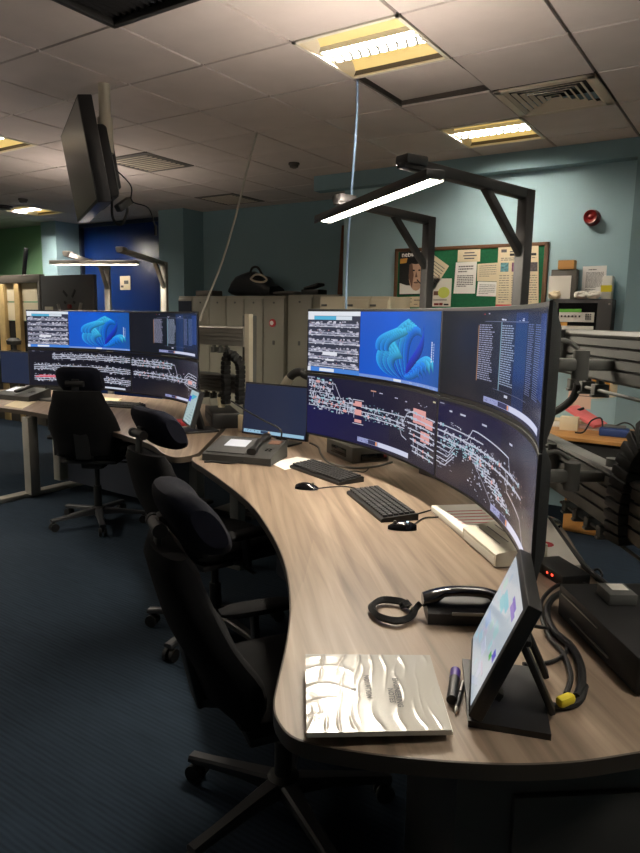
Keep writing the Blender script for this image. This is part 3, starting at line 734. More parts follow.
# ================================================================== curved screens and what they show
MR, ML, MH = 1.981, 1.2, .345
GN = 48
class Canvas:
    def __init__(s, rnd): s.q = []; s.r = random.Random(rnd)
    def poly(s, pts, col, layer=1, cols=None):
        cc = [lin(c) for c in cols] if cols else lin(col)
        s.q.append((pts, cc, layer))
    def rect(s, u0, u1, v0, v1, col, layer=1, c2=None, n=None):
        cuts = [u0]+[k/GN for k in range(GN+1) if u0+1e-6 < k/GN < u1-1e-6]+[u1]
        for a, b in zip(cuts, cuts[1:]):
            if c2 is None: s.poly([(a, v0), (b, v0), (b, v1), (a, v1)], col, layer)
            else:
                f = lambda t: tuple(col[i]+(c2[i]-col[i])*t for i in range(3))
                ca, cb_ = f((a-u0)/(u1-u0)), f((b-u0)/(u1-u0)); s.poly([(a, v0), (b, v0), (b, v1), (a, v1)], None, layer, [ca, cb_, cb_, ca])
    def line(s, pts, w, col, layer=3, asp=3.5):
        for (a, b), (c, d) in zip(pts, pts[1:]):
            dx, dy = (c-a)*asp, d-b; L = math.hypot(dx, dy) or 1; nx, ny = -dy/L*w/2/asp, dx/L*w/2
            lo, hi = min(a, c), max(a, c); ts = [0.0]+sorted((k/GN-a)/(c-a) for k in range(GN+1) if lo+1e-6 < k/GN < hi-1e-6)+[1.0]
            for k0, k1 in zip(ts, ts[1:]):
                p0 = (a+(c-a)*k0, b+(d-b)*k0); p1 = (a+(c-a)*k1, b+(d-b)*k1)
                s.poly([(p0[0]-nx, p0[1]-ny), (p1[0]-nx, p1[1]-ny), (p1[0]+nx, p1[1]+ny), (p0[0]+nx, p0[1]+ny)], col, layer)
    def fuzz(s, u0, u1, v0, v1, n, col, layer=4, wmax=.02, hmax=.03):
        for _ in range(n):
            u, v = s.r.uniform(u0, u1), s.r.uniform(v0, v1); w_, h = s.r.uniform(.3, 1)*wmax, s.r.uniform(.3, 1)*hmax
            dl = s.r.randint(-45, 20); c = tuple(min(255, max(0, x+dl)) for x in col)
            s.poly([(u, v), (u+w_, v), (u+w_, v+h), (u, v+h)], c, layer)
WHT, PINK, CYAN, GREYW = (190, 194, 212), (222, 160, 156), (146, 190, 202), (140, 142, 162)
def track(c, u0, u1, v0, v1, dens, w=.012, stub=.05, seed_layer=3):
    c.line([(u0, v0), (u1, v1)], w, WHT, 3)
    n = int((u1-u0)*dens)
    for k in range(n):
        t = c.r.random(); u = u0+(u1-u0)*t; v = v0+(v1-v0)*t; q = c.r.random()
        if q < .4: h = c.r.uniform(.4, 1)*stub*c.r.choice((-1, 1)); c.poly([(u, v), (u+.004, v), (u+.004, v+h), (u, v+h)] if h > 0 else [(u, v+h), (u+.004, v+h), (u+.004, v), (u, v)], WHT, 4)
        elif q < .8:
            w_ = c.r.uniform(.006, .02); h = c.r.uniform(.012, .03); dv = c.r.uniform(-stub, stub)
            c.poly([(u, v+dv), (u+w_, v+dv), (u+w_, v+dv+h), (u, v+dv+h)], c.r.choice((WHT, WHT, GREYW, CYAN)), 5)
        else: c.poly([(u, v-.02), (u+.012, v-.02), (u+.012, v+.02), (u, v+.02)], c.r.choice((PINK, CYAN, WHT, WHT, WHT)), 5)
def swirl(c, u0, u1, v0, v1):
    """abstract folded blue ribbons on a blue ground"""
    def q(u, v): return (u0+(u1-u0)*u, v0+(v1-v0)*v)
    def ribbon(a, b, ca, cb, layer, n=16):
        # a, b: four bezier control points each
        def bz(p, t): return tuple((1-t)**3*p[0][k]+3*(1-t)**2*t*p[1][k]+3*(1-t)*t*t*p[2][k]+t**3*p[3][k] for k in (0, 1))
        for k in range(n):
            t0, t1 = k/n, (k+1)/n; x = abs(2*(t0+t1)/2-1)
            m0 = tuple(ca[i]+(cb[i]-ca[i])*t0 for i in range(3)); m1 = tuple(ca[i]+(cb[i]-ca[i])*t1 for i in range(3))
            d0, d1 = tuple(max(0, z*.52) for z in m0), tuple(max(0, z*.52) for z in m1)
            pts = [q(*bz(a, t0)), q(*bz(a, t1)), q(*bz(b, t1)), q(*bz(b, t0))]
            ar = sum(pts[i][0]*pts[(i+1) % 4][1]-pts[(i+1) % 4][0]*pts[i][1] for i in range(4))
            cl = [m0, m1, d1, d0]
            if ar < 0: pts, cl = pts[::-1], cl[::-1]
            c.poly(pts, None, layer, cl)
    root = (.62, .02)
    br, md, dk, vi = (70, 205, 255), (30, 140, 252), (20, 84, 226), (44, 40, 190)
    L = 3
    # upper lobe folds
    for k in range(7):
        t = k/6; a = [(.50+.10*t, .10), (.30+.22*t, .40+.05*t), (.34+.22*t, .72+.10*t), (.60+.16*t, .86-.02*k)]
        b = [(.53+.10*t, .08), (.36+.22*t, .36+.05*t), (.42+.22*t, .66+.10*t), (.66+.13*t, .80-.03*k)]
        ribbon(a, b, md if k % 2 else dk, br if k < 5 else md, L); L += .4
    # left lobe
    for k in range(6):
        t = k/5; a = [(.44+.08*t, .06), (.12+.20*t, .10+.10*t), (.14+.16*t, .52-.03*k), (.42+.06*t, .56-.02*k)]
        b = [(.48+.08*t, .05), (.20+.20*t, .08+.10*t), (.22+.16*t, .46-.03*k), (.48+.06*t, .48-.03*k)]
        ribbon(a, b, dk if k % 2 else md, br, L); L += .4
    for k in range(3):
        a = [(.20+.05*k, .42), (.16+.05*k, .62), (.30+.05*k, .66), (.46+.05*k, .74)]; b = [(.26+.05*k, .40), (.24+.05*k, .54), (.36+.05*k, .56), (.52+.04*k, .66)]
        ribbon(a, b, md, br, L); L += .4
    # right lobe and dark heart
    ribbon([(.58, .12), (.56, .34), (.80, .48), (.82, .80)], [(.62, .10), (.68, .30), (.88, .40), (.80, .74)], vi, dk, L); L += .4
    for k in range(5):
        t = k/4; a = [(.56, .10), (.68, .26-.03*k), (.84-.03*k, .52-.06*k), (.96-.05*k, .34-.03*k)]; b = [(.60, .06), (.74, .18-.03*k), (.86-.03*k, .42-.06*k), (.97-.05*k, .20-.03*k)]
        ribbon(a, b, dk if k % 2 else md, br if k < 2 else md, L); L += .4
def pic_overview(seed):
    c = Canvas(seed)
    c.rect(0, 1, 0, 1, (16, 70, 170), 0, (26, 78, 160))
    c.rect(.36, .62, 0, 1, (18, 84, 196), .5, (14, 92, 214)); c.rect(.62, 1, 0, 1, (14, 92, 214), .5, (30, 84, 160))
    swirl(c, .355, .97, .0, 1.05)
    c.rect(.35, 1, 0, .045, (120, 150, 214), 20)
    c.rect(.62, .68, .005, .04, (225, 230, 240), 21); c.fuzz(.72, .96, .008, .02, 8, (190, 205, 235), 21, .012, .02)
    # text block turned on its side
    for k in range(9): c.poly([(.925, .35+.03*k), (.935, .35+.03*k), (.935, .372+.03*k), (.925, .372+.03*k)], (190, 205, 230), 21)
    for k in range(7): c.poly([(.945, .36+.035*k), (.95, .36+.035*k), (.95, .38+.035*k), (.945, .38+.035*k)], (190, 205, 230), 21)
    # window on the left
    c.rect(0, .36, 0, 1, (52, 56, 74), 22); c.rect(0, .36, .93, 1, (226, 232, 240), 23); c.rect(.04, .30, .865, .925, (84, 176, 214), 23); c.rect(.19, .30, .865, .925, (214, 224, 234), 24); c.rect(0, .04, .865, .93, (226, 230, 238), 23)
    c.rect(0, .36, 0, .075, (70, 130, 214), 23); c.rect(.08, .18, .008, .06, (230, 234, 240), 24); c.rect(0, .02, 0, .075, (220, 224, 234), 24)
    for row, v in enumerate((.79, .65, .51, .37, .25, .13)):
        c.line([(.005, v), (.35, v)], .03, GREYW, 24); c.line([(.005, v-.035), (.35, v-.035)], .014, WHT, 24)
        c.fuzz(.0, .34, v-.055, v+.035, 46, (196, 196, 212), 25, .022, .03)
        c.fuzz(.0, .34, v-.05, v+.04, 5, (190, 150, 160), 26, .008, .02)
    c.rect(.10, .2, .28, .34, (226, 228, 238), 26); c.rect(.12, .18, .19, .22, (226, 228, 238), 26)
    return c
def taskbar(c, u0, u1, v=0.02, h=.055):
    c.rect(u0, u1, v, v+h, (150, 156, 200), 8); m = u0+(u1-u0)*.34; c.rect(u0+(u1-u0)*.2, m, v+.005, v+h-.005, (44, 46, 84), 9)
    c.rect(m, m+.012, v+.008, v+h-.008, (226, 150, 90), 10); c.rect(m+.02, u1, v+.004, v+h-.004, (206, 210, 232), 9)
    c.fuzz(u0+.005, u0+(u1-u0)*.18, v+.01, v+h*.7, 14, (90, 96, 140), 10, .008, .012)
def pic_lists(seed):
    c = Canvas(seed); c.rect(0, 1, 0, 1, (26, 27, 36), 0, (22, 26, 44))
    c.rect(.57, .69, .03, .97, (22, 42, 82), 1); c.rect(.86, .97, .30, .95, (30, 46, 92), 1, (40, 60, 116))
    for u0, u1, col in ((.27, .39, (150, 152, 178)), (.45, .57, (144, 156, 178)), (.70, .77, (100, 106, 140)), (.79, .88, (90, 104, 146))):
        for k in range(26 if u0 < .7 else 34):
            v = .84-.023*k if u0 < .7 else .86-.018*k
            e = u0+(u1-u0)*c.r.uniform(.75, 1); a = u0
            while a < e-.004:
                w_ = c.r.uniform(.01, .03); c.rect(a, min(e, a+w_), v, v+.011 if u0 < .7 else v+.008, col, 3, n=1); a += w_+.004
    c.rect(.442, .448, .2, .88, (130, 166, 180), 4); c.rect(.263, .268, .24, .84, (170, 130, 96), 4)
    c.line([(.31, .885), (.7, .885)], .006, (110, 116, 140), 3); c.line([(.40, .2), (.72, .2)], .006, (90, 96, 120), 3)
    c.fuzz(.44, .48, .89, .92, 4, WHT, 4, .02, .015); c.fuzz(.6, .64, .89, .92, 4, WHT, 4, .02, .015); c.rect(.50, .53, .15, .175, (200, 204, 220), 4)
    taskbar(c, .33, .93, .035, .06); c.rect(.3, .31, .955, .965, (180, 60, 60), 4); c.rect(.335, .345, .96, .97, WHT, 4)
    return c
def pic_track_a(seed):
    c = Canvas(seed); c.rect(0, 1, 0, 1, (24, 22, 52), 0, (30, 26, 46)); c.rect(0, .6, 0, .5, (26, 24, 72), 1, (26, 23, 56))
    # dense left part
    for v in (.92, .83, .74): track(c, .01, .18, v, v-.02, 120, .012, .07)
    for v in (.64, .57, .50): track(c, .01, .34, v, v-.02, 150, .014, .08)
    c.fuzz(.01, .3, .45, .72, 60, (180, 184, 200), 5, .012, .03); c.fuzz(.01, .16, .72, .95, 40, (180, 184, 200), 5, .012, .03); c.fuzz(.02, .3, .5, .62, 12, (214, 120, 120), 6, .01, .03)
    c.line([(.19, .9), (.24, .62)], .012, WHT, 4); c.line([(.16, .9), (.19, .9)], .012, WHT, 4)
    c.rect(.335, .385, .60, .68, PINK, 6); c.rect(.335, .385, .46, .55, PINK, 6); c.rect(.335, .385, .34, .39, PINK, 6)
    c.line([(.32, .70), (.40, .70)], .012, WHT, 4); c.line([(.32, .32), (.40, .32)], .012, WHT, 4)
    # open line towards the right
    for a, b in ((.60, .66), (.53, .56), (.47, .50)): track(c, .38, .72, a, b-.05, 60, .016, .05)
    c.fuzz(.40, .7, .40, .66, 50, CYAN, 5, .012, .018); c.fuzz(.40, .74, .40, .62, 50, WHT, 5, .014, .016)
    c.line([(.66, .56), (.70, .34), (.74, .30)], .014, WHT, 4); c.line([(.70, .5), (.74, .68), (.80, .74)], .014, WHT, 4)
    for k, v in enumerate((.74, .66, .58, .50, .43, .36, .27, .20)): track(c, .72+.01*k, .985, v-.02, v-.05, 40, .018, .03)
    c.rect(.79, .90, .58, .78, PINK, 2.5); c.rect(.90, .965, .56, .68, PINK, 2.5); c.rect(.86, .94, .36, .50, PINK, 2.5); c.rect(.80, .86, .60, .72, (214, 146, 150), 2.6)
    c.line([(.84, .14), (.84, .30)], .012, WHT, 4); c.line([(.80, .2), (.80, .32), (.9, .3)], .012, WHT, 4); c.fuzz(.80, .95, .12, .2, 10, GREYW, 4, .014, .015)
    c.rect(.45, .49, .875, .895, (196, 150, 130), 4); c.line([(.47, .8), (.47, .88)], .008, GREYW, 4); c.rect(.515, .54, .865, .88, WHT, 4); c.rect(.635, .66, .845, .86, WHT, 4); c.rect(.72, .735, .83, .845, WHT, 4); c.fuzz(.82, .92, .83, .86, 4, WHT, 4, .02, .012); c.rect(0, .05, .965, .985, GREYW, 4); c.rect(.96, .985, .93, .95, (206, 200, 160), 4)
    taskbar(c, .36, .76, .045, .075)
    return c
def pic_track_b(seed):
    c = Canvas(seed); c.rect(0, 1, 0, 1, (24, 22, 46), 0, (30, 26, 40)); c.rect(0, .5, .5, .97, (22, 21, 62), 1, (24, 22, 52))
    track(c, .0, .72, .62, .53, 60, .02, .05); track(c, .0, .74, .54, .44, 60, .02, .05); track(c, .0, .35, .70, .66, 30, .014, .03)
    c.line([(.22, .62), (.26, .76), (.30, .76), (.58, .69), (.60, .55)], .014, WHT, 4)
    c.fuzz(.02, .4, .38, .58, 80, CYAN, 5, .016, .02); c.fuzz(.03, .66, .35, .62, 70, WHT, 5, .014, .018)
    for k in range(9): u = .30+.035*k; v = .47-.035*k; track(c, u-.1, u+.05, v, v-.01, 70, .012, .02)
    c.line([(.24, .48), (.44, .1)], .012, GREYW, 4); c.fuzz(.22, .58, .06, .42, 70, (170, 176, 200), 5, .016, .02)
    for k in range(5): c.line([(.0, .46-.06*k), (.10-.01*k, .44-.06*k), (.13, .56-.05*k)], .014, WHT, 4)
    c.fuzz(.0, .12, .14, .4, 30, GREYW, 5, .02, .018)
    c.line([(.56, .55), (.58, .36), (.74, .26), (.80, .10)], .016, (190, 186, 196), 4)
    c.fuzz(.62, .84, .3, .6, 24, (150, 130, 130), 4, .02, .02)
    c.rect(.08, .10, .88, .90, WHT, 4); c.rect(.16, .20, .88, .90, WHT, 4); c.rect(.33, .37, .86, .88, WHT, 4); c.rect(.58, .61, .82, .84, WHT, 4); c.rect(.01, .04, .955, .97, GREYW, 4); c.fuzz(.07, .16, .72, .8, 6, WHT, 4, .02, .016)
    taskbar(c, .44, .88, .03, .075)
    return c
def pic_bands(seed):
    c = Canvas(seed); c.rect(0, 1, 0, 1, (17, 18, 32), 0)
    for v, u0, u1 in ((.84, .2, 1), (.53, .04, 1), (.22, .04, .40), (.24, .6, 1)):
        for dv in (.05, .0, -.05): c.line([(u0, v+dv), (u1, v+dv)], .018, WHT, 3)
        c.fuzz(u0, u1-.02, v-.11, v+.1, int(230*(u1-u0)), (196, 198, 214), 4, .016, .03)
        c.fuzz(u0, u1-.02, v-.1, v+.08, int(24*(u1-u0)), CYAN, 5, .012, .02); c.fuzz(u0, u1-.02, v-.1, v+.08, int(14*(u1-u0)), (200, 176, 130), 5, .012, .02)
    c.line([(.05, .25), (.4, .26)], .03, (220, 60, 84), 6); c.line([(.08, .29), (.3, .29)], .02, (220, 60, 84), 6)
    c.rect(.70, .93, .03, .075, (206, 214, 228), 6); c.fuzz(0, .1, .95, .98, 5, GREYW, 4, .03, .015)
    return c
def pic_bands_b(seed):
    c = Canvas(seed); c.rect(0, 1, 0, 1, (19, 19, 33), 0, (24, 21, 38))
    for v in (.86, .80, .74): track(c, .0, .5, v, v, 60, .016, .05)
    for v in (.56, .49): track(c, .02, .94, v, v-.03, 60, .016, .05)
    c.fuzz(0, .45, .70, .92, 110, (196, 198, 214), 4, .014, .025); c.fuzz(.02, .66, .40, .62, 150, (196, 198, 214), 4, .014, .025)
    c.line([(.44, .76), (.50, .5)], .016, WHT, 4); c.line([(.50, .84), (.54, .84), (.60, .5)], .016, WHT, 4)
    for k in range(6): c.line([(.7, .5+.03*(k-2)), (.78, .50+.07*(k-2)), (.96, .48+.06*(k-2))], .014, WHT, 4)
    c.fuzz(.68, .96, .36, .66, 60, (196, 190, 204), 4, .014, .025); c.rect(.77, .85, .46, .54, PINK, 6); c.fuzz(.76, .9, .12, .32, 34, GREYW, 4, .02, .02)
    taskbar(c, .40, .84, .03, .06)
    return c
def arc_pt(u, v, off, L, H): 
    k = min(GN-1, max(0, int(u*GN))); f = u*GN-k; out = Vector((0, 0, 0)); r = MR-off
    for q, w_ in ((k, 1-f), (k+1, f)):
        s = (q/GN-.5)*L; out += Vector((r*math.sin(s/MR), -(MR-r*math.cos(s/MR)), (v-.5)*H+MH/2))*w_
    return out
def curved_monitor(cx, cy, z0, ang, pic, label, seed, group):
    t = thing('curved_monitor', label, 'monitor', (cx, cy, z0), ang, group)
    hs = MB(); secs = []; n = 28; hz = MH
    for k in range(n+1):
        s = (k/n-.5)*ML; f = abs(2*k/n-1); a = s/MR
        def pt(r, z): return Vector((r*math.sin(a), -(MR-r*math.cos(a)), z))
        th = .009+.028*(1-f**3); bk = .03*(1-f**4)
        secs.append([pt(MR+.001, .0), pt(MR+.001, hz), pt(MR+.006, hz+.002), pt(MR+th, hz), pt(MR+th+bk, hz-.06), pt(MR+th+bk, .06), pt(MR+th, .0), pt(MR+.006, -.002)])
    hs.loft(secs); build('housing', hs, M['blackmat'], t)
    cv = pic(seed); sm = MB(); sm.c = []; L, H = ML-.014, MH-.022
    for pts, col, layer in cv.q:
        if any(not (-.0001 <= p[0] <= 1.0001) or not (-.0001 <= p[1] <= 1.0001) for p in pts):
            pts = [(min(1, max(0, p[0])), min(1, max(0, p[1]))) for p in pts]
        sm.add([arc_pt(p[0], p[1], .0003+layer*.00006, L, H) for p in pts], [list(range(len(pts)))], 0); sm.c.append(col)
    build('screen', sm, M['screen'], t, smooth=0)
    bp = MB().box((0, .075, MH/2), (.22, .05, .2), None, .008); build('mount_plate', bp, M['darkmetal'], t)
    return t
def station(J, aL, aR, zs, pics, labels, group):
    for side, a in ((-1, aL), (1, aR)):
        tv = Vector((math.cos(a), math.sin(a), 0))*(1 if side > 0 else -1); nv_ = Vector((math.sin(a), -math.cos(a), 0))
        P0 = MR*math.sin(-ML/2/MR)*tv+MR*(1-math.cos(ML/2/MR))*nv_
        Cp = Vector((J[0], J[1], 0))-P0
        for row in (0, 1):
            k = (0 if side < 0 else 1)+2*row
            curved_monitor(Cp.x, Cp.y, zs[row], a, pics[k], labels[k], 11+k*7+int(J[0]*-10), group)
NJ, NaL, NaR = (-1.0909, 2.5124), -.4954, -.9624
FJ, FaL, FaR = (-4.5118, 3.8674), .1734, -.3064
station(NJ, NaL, NaR, (1.243, .892), (pic_overview, pic_lists, pic_track_a, pic_track_b),
        ('upper left curved monitor of the near desk, with a large blue ribbon picture', 'upper right curved monitor of the near desk, dark with columns of text',
         'lower left curved monitor of the near desk, track diagram with pink blocks', 'lower right curved monitor of the near desk, with sloping white track lines'), 'curved monitors of the near desk')
station(FJ, FaL, FaR, (1.226, .873), (pic_overview, pic_lists, pic_bands, pic_bands_b),
        ('upper left curved monitor of the far desk, with a blue ribbon picture', 'upper right curved monitor of the far desk, dark with a text block',
         'lower left curved monitor of the far desk, behind the furthest chair headrest', 'lower right curved monitor of the far desk, just left of the small touchscreen'), 'curved monitors of the far desk')
# ================================================================== slatted aluminium rails that carry the screens
def slat_rail(nm, a, b, z0, z1, parent, m='alugrey'):
    """extruded rail with grooves between a and b (plan points)"""
    a, b = Vector((*a, 0)), Vector((*b, 0)); d = (b-a).normalized(); nr = Vector((d.y, -d.x, 0))
    H = z1-z0; prof = []
    n = 4; 
    # profile in (n, z): grooves on both faces
    zz = z0
    f = [(.022, z0), (.030, z0+.008)]
    for k in range(n):
        za, zb_ = z0+.01+(H-.03)*k/n, z0+.01+(H-.03)*(k+1)/n
        f += [(.030, za+.004), (.030, zb_-.006), (.018, zb_-.006), (.018, zb_)]
    f += [(.030, z1-.022), (.036, z1-.014), (.030, z1-.002), (.02, z1)]
    prof = f+[(-x_, z_) for x_, z_ in f[::-1]]
    secs = [[q+nr*x_+Vector((0, 0, z_)) for x_, z_ in prof] for q in (a, b)]
    mb = MB().loft(secs, caps=False)
    for q, s_ in ((a, -1), (b, 1)): mb.box(q+d*s_*.004+Vector((0, 0, (z0+z1)/2)), (.004, .075, H+.006), Matrix((d, nr, Vector((0, 0, 1)))).transposed(), .002)
    return build(nm, mb, M[m], parent, world=True, smooth=25)
def clip(parent, c, d, m='alugrey'):
    mb = MB(); rot = Matrix((d, Vector((d.y, -d.x, 0)), Vector((0, 0, 1)))).transposed()
    mb.box(c, (.034, .05, .036), rot, .004); mb.box(c+Vector((0, 0, -.022)), (.026, .06, .01), rot, .003); mb.box(c+Vector((0, 0, .028)), (.02, .02, .024), rot)
    build('rail_clip', mb, M[m], parent, world=True)
def arm(parent, q, m_at, z):
    """gas-arm bracket from rail point q to the monitor back m_at (plan points)"""
    a, b = Vector((q[0], q[1], z)), Vector((m_at[0], m_at[1], z)); d = (b-a).normalized(); mid = a+(b-a)*.5
    mb = MB().cyl(a-Vector((0, 0, .06)), a+Vector((0, 0, .06)), .022).cyl(mid-Vector((0, 0, .045)), mid+Vector((0, 0, .045)), .026)
    mb.between(a, mid, .03, .035, bev=.008); mb.between(mid, b, .034, .04, bev=.008); mb.box(b, (.08, .02, .1), Matrix((Vector((d.y, -d.x, 0)), d, Vector((0, 0, 1)))).transposed(), .004)
    s_ = Vector((d.y, -d.x, 0))
    mb.tube([mid+s_*.03+Vector((0, 0, .05)), mid+d*.05+s_*.03+Vector((0, 0, .075)), b-d*.02+s_*.03+Vector((0, 0, .05))], .008)
    return build('monitor_arm', mb, M['alugrey'], parent, world=True)
nd = Vector((math.cos(NaR), math.sin(NaR), 0)); ns = Vector((-math.sin(NaR), math.cos(NaR), 0))
rb = Vector((-.35, 2.25, 0)); ra, re_ = rb-nd*1.02, rb+nd*.44
t = thing('monitor_rail', 'grey slatted aluminium double rail behind the right half of the near screens', 'rail', (rb.x, rb.y, 0))
slat_rail('upper_rail', ra[:2], re_[:2], 1.352, 1.517, t); slat_rail('lower_rail', ra[:2], re_[:2], .895, 1.085, t)
for q in (-.95, .40):
    pp = rb+nd*q+ns*.075; pm = MB().box((pp.x, pp.y, .76), (.07, .07, 1.52), Matrix.Rotation(NaR, 3, 'Z'), .006)
    pm.box((pp.x, pp.y, .012), (.3, .3, .024), Matrix.Rotation(NaR, 3, 'Z'), .004); build('rail_post', pm, M['darkmetal'], t, world=True)
for k in range(3): clip(t, rb+nd*(-.40+.105*k)+Vector((0, 0, 1.319)), nd)
for k in range(4): clip(t, rb+nd*(-.36+.10*k)+Vector((0, 0, .862)), nd)
for zr in (1.317, .86): build('clip_rod', MB().cyl(rb+nd*(-.42)+Vector((0, 0, zr))-ns*.01, rb+nd*.3+Vector((0, 0, zr))-ns*.01, .006), M['alugrey'], t, world=True)
nc = Vector((NJ[0], NJ[1], 0))
def mon_centre(J, a, side):
    tv = Vector((math.cos(a), math.sin(a), 0))*side; nv_ = Vector((math.sin(a), -math.cos(a), 0))
    return Vector((J[0], J[1], 0))-(MR*math.sin(-ML/2/MR)*tv+MR*(1-math.cos(ML/2/MR))*nv_)
mc = mon_centre(NJ, NaR, 1)
for z in (1.41, 1.05): arm(t, (rb+nd*((mc-rb).dot(nd)))[:2], (mc+ns*.105)[:2], z)
# visible swivel brackets at the rail, right of the screen
for zc in (1.43, 1.0):
    c = rb+nd*(-.50)-ns*.055+Vector((0, 0, zc)); b = MB()
    b.cyl(c-Vector((0, 0, .055)), c+Vector((0, 0, .055)), .024).cyl(c+Vector((0, 0, .055)), c+Vector((0, 0, .07)), .03)
    b.box(c+nd*.045, (.05, .06, .12), Matrix.Rotation(NaR, 3, 'Z'), .006)
    b.between(c, c-ns*.08-nd*.10, .04, .05, bev=.01)
    b.tube([c+Vector((0, 0, .075)), c-ns*.05-nd*.05+Vector((0, 0, .085)), c-ns*.09-nd*.13+Vector((0, 0, .05)), c-ns*.1-nd*.17], .011)
    build('swivel_bracket', b, M['alugrey'], t, world=True)
    kn = MB().cyl(c+nd*.07+Vector((0, 0, .05)), c+nd*.07+Vector((0, 0, .085)), .016); build('knob', kn, M['black'], t, world=True)
hs = MB().tube([rb+nd*(-.30)-ns*.03+Vector((0, 0, 1.33)), rb+nd*(-.34)-ns*.03+Vector((0, 0, 1.27)), rb+nd*(-.42)-ns*.06+Vector((0, 0, 1.21)), rb+nd*(-.55)-ns*.10+Vector((0, 0, 1.16))], .014, n=10)
build('cable_hose', hs, M['rubber'], t, world=True)
# left half of the near frame
ld = Vector((math.cos(NaL), math.sin(NaL), 0)); ls = Vector((-math.sin(NaL), math.cos(NaL), 0))
lb = mon_centre(NJ, NaL, -1)+ls*.33
t = thing('monitor_rail', 'slatted aluminium double rail hidden behind the left half of the near screens', 'rail', (lb.x, lb.y, 0))
slat_rail('upper_rail', (lb-ld*.55)[:2], (lb+ld*.38)[:2], 1.335, 1.505, t); slat_rail('lower_rail', (lb-ld*.55)[:2], (lb+ld*.38)[:2], .945, 1.115, t)
for q in (.05, .33):
    pp = lb+ld*q+ls*.075; pm = MB().box((pp.x, pp.y, 1.131), (.07, .07, .78), Matrix.Rotation(NaL, 3, 'Z'), .006); pm.box((pp.x, pp.y, .7525), (.2, .2, .024), Matrix.Rotation(NaL, 3, 'Z'), .004)
    build('rail_post', pm, M['darkmetal'], t, world=True)
for z in (1.41, 1.05): arm(t, lb[:2], (lb-ls*.22)[:2], z)
a = P(284, 386, d=4.35); b = P(308, 376, d=4.25)
hz_ = MB().tube([a, a+(b-a)*.35+Vector((0, 0, .05)), a+(b-a)*.7+Vector((0, 0, .045)), b, b+Vector((.25, -.02, -.05))], .028, n=12)
solo('cable_hose', hz_, M['rubber'], 'curved black and cream hose left of the near screens, in front of the lockers', 'hose')
sl = MB().tube([a-(b-a).normalized()*.02-Vector((0, 0, .03)), a+(b-a)*.12+Vector((0, 0, .018)), a+(b-a)*.26+Vector((0, 0, .04))], .031, n=12)
hose = [o for o in C.objects if o.name.startswith('cable_hose') and o.parent is None][-1]
build('cream_sleeve', sl, M['palemetal'], hose, world=True)
# far frame: rails run on to the right of the far screens, to a pale end post
fd = Vector((math.cos(-.17), math.sin(-.17), 0)); fa, fb = P(190, 334, d=5.55), P(246, 336, d=5.15)
d_ = (fb-fa); d_.z = 0; L_ = d_.length; d_.normalize()
t = thing('monitor_rail', 'slatted aluminium rails with a pale end post, right of the far screens', 'rail', (fb.x, fb.y, 0))
zu1 = P(215, 326, d=5.35).z; zu0 = P(215, 345, d=5.35).z; zl1 = P(220, 374, d=5.3).z; zl0 = P(220, 393, d=5.3).z
fa2 = fa-d_*.9
slat_rail('upper_rail', fa2[:2], fb[:2], zu0, zu1, t, 'alu'); slat_rail('lower_rail', fa2[:2], fb[:2], zl0, zl1, t)
zt_ = P(246, 314, d=5.15).z; fr_ = Vector((d_.y, -d_.x, 0))
build('end_post', MB().between(fb+d_*.03-Vector((0, 0, fb.z)), fb+d_*.03+Vector((0, 0, zt_-fb.z)), .045, .05, up=d_, bev=.004), M['palemetal'], t, world=True)
build('rear_post', MB().between(fb-d_*.05-fr_*.09-Vector((0, 0, fb.z)), fb-d_*.05-fr_*.09+Vector((0, 0, zt_-fb.z-.01)), .11, .05, up=d_, bev=.004), M['alugrey'], t, world=True)
build('post_foot', MB().box((fb.x+d_.x*.0, fb.y+d_.y*.0, .015), (.4, .35, .03), None, .006), M['darkmetal'], t, world=True)
for k in range(3): clip(t, Vector((fb.x, fb.y, zu0-.033))-d_*(.36-.07*k)+fr_*.0, d_)
for k in range(3): clip(t, Vector((fb.x, fb.y, zl0-.033))-d_*(.46-.09*k)+fr_*.0, d_, 'darkmetal')
# ribbed cable chains
def chain(nm, pts, w_, th, label, n=30):
    pts = catmull([Vector(p) for p in pts], 10); tot = [0]
    for a_, b_ in zip(pts, pts[1:]): tot.append(tot[-1]+(b_-a_).length)
    mb = MB(); N = int(tot[-1]/.032)
    for k in range(N):
        s_ = tot[-1]*(k+.5)/N; i = max(j for j in range(len(tot)) if tot[j] <= s_); i = min(i, len(pts)-2)
        f = (s_-tot[i])/max(1e-6, tot[i+1]-tot[i]); p_ = pts[i].lerp(pts[i+1], f); dd = (pts[i+1]-pts[i]).normalized()
        mb.between(p_-dd*.0145, p_+dd*.0145, w_, th, up=CH_UP, bev=.006)
        mb.between(p_-dd*.017, p_+dd*.017, w_*.8, th*.8, up=CH_UP)
    return solo(nm, mb, M['rubber'], label, 'cable chain', None)
CH_UP = (d_.x, d_.y, 0)
c0, c1 = P(226, 405, d=5.12), P(240, 405, d=5.12); top = P(233, 352, d=5.12)
zlo = zl0-.12
chain('cable_chain', [(c0.x, c0.y, .88), (c0.x, c0.y, 1.0), (c0.x+.0, c0.y, top.z-.09), (c0.x*.75+c1.x*.25+.0, c0.y, top.z-.02), ((c0.x+c1.x)/2+.02, c0.y, top.z), (c0.x*.25+c1.x*.75, c0.y, top.z-.02), (c1.x, c1.y, top.z-.09), (c1.x, c1.y, 1.0), (c1.x, c1.y, .88)], .07, .045, 'black ribbed cable chain bent in a hoop over the far rail')
CH_UP = (nd.x, nd.y, 0)
g = P(633, 480, d=2.02)
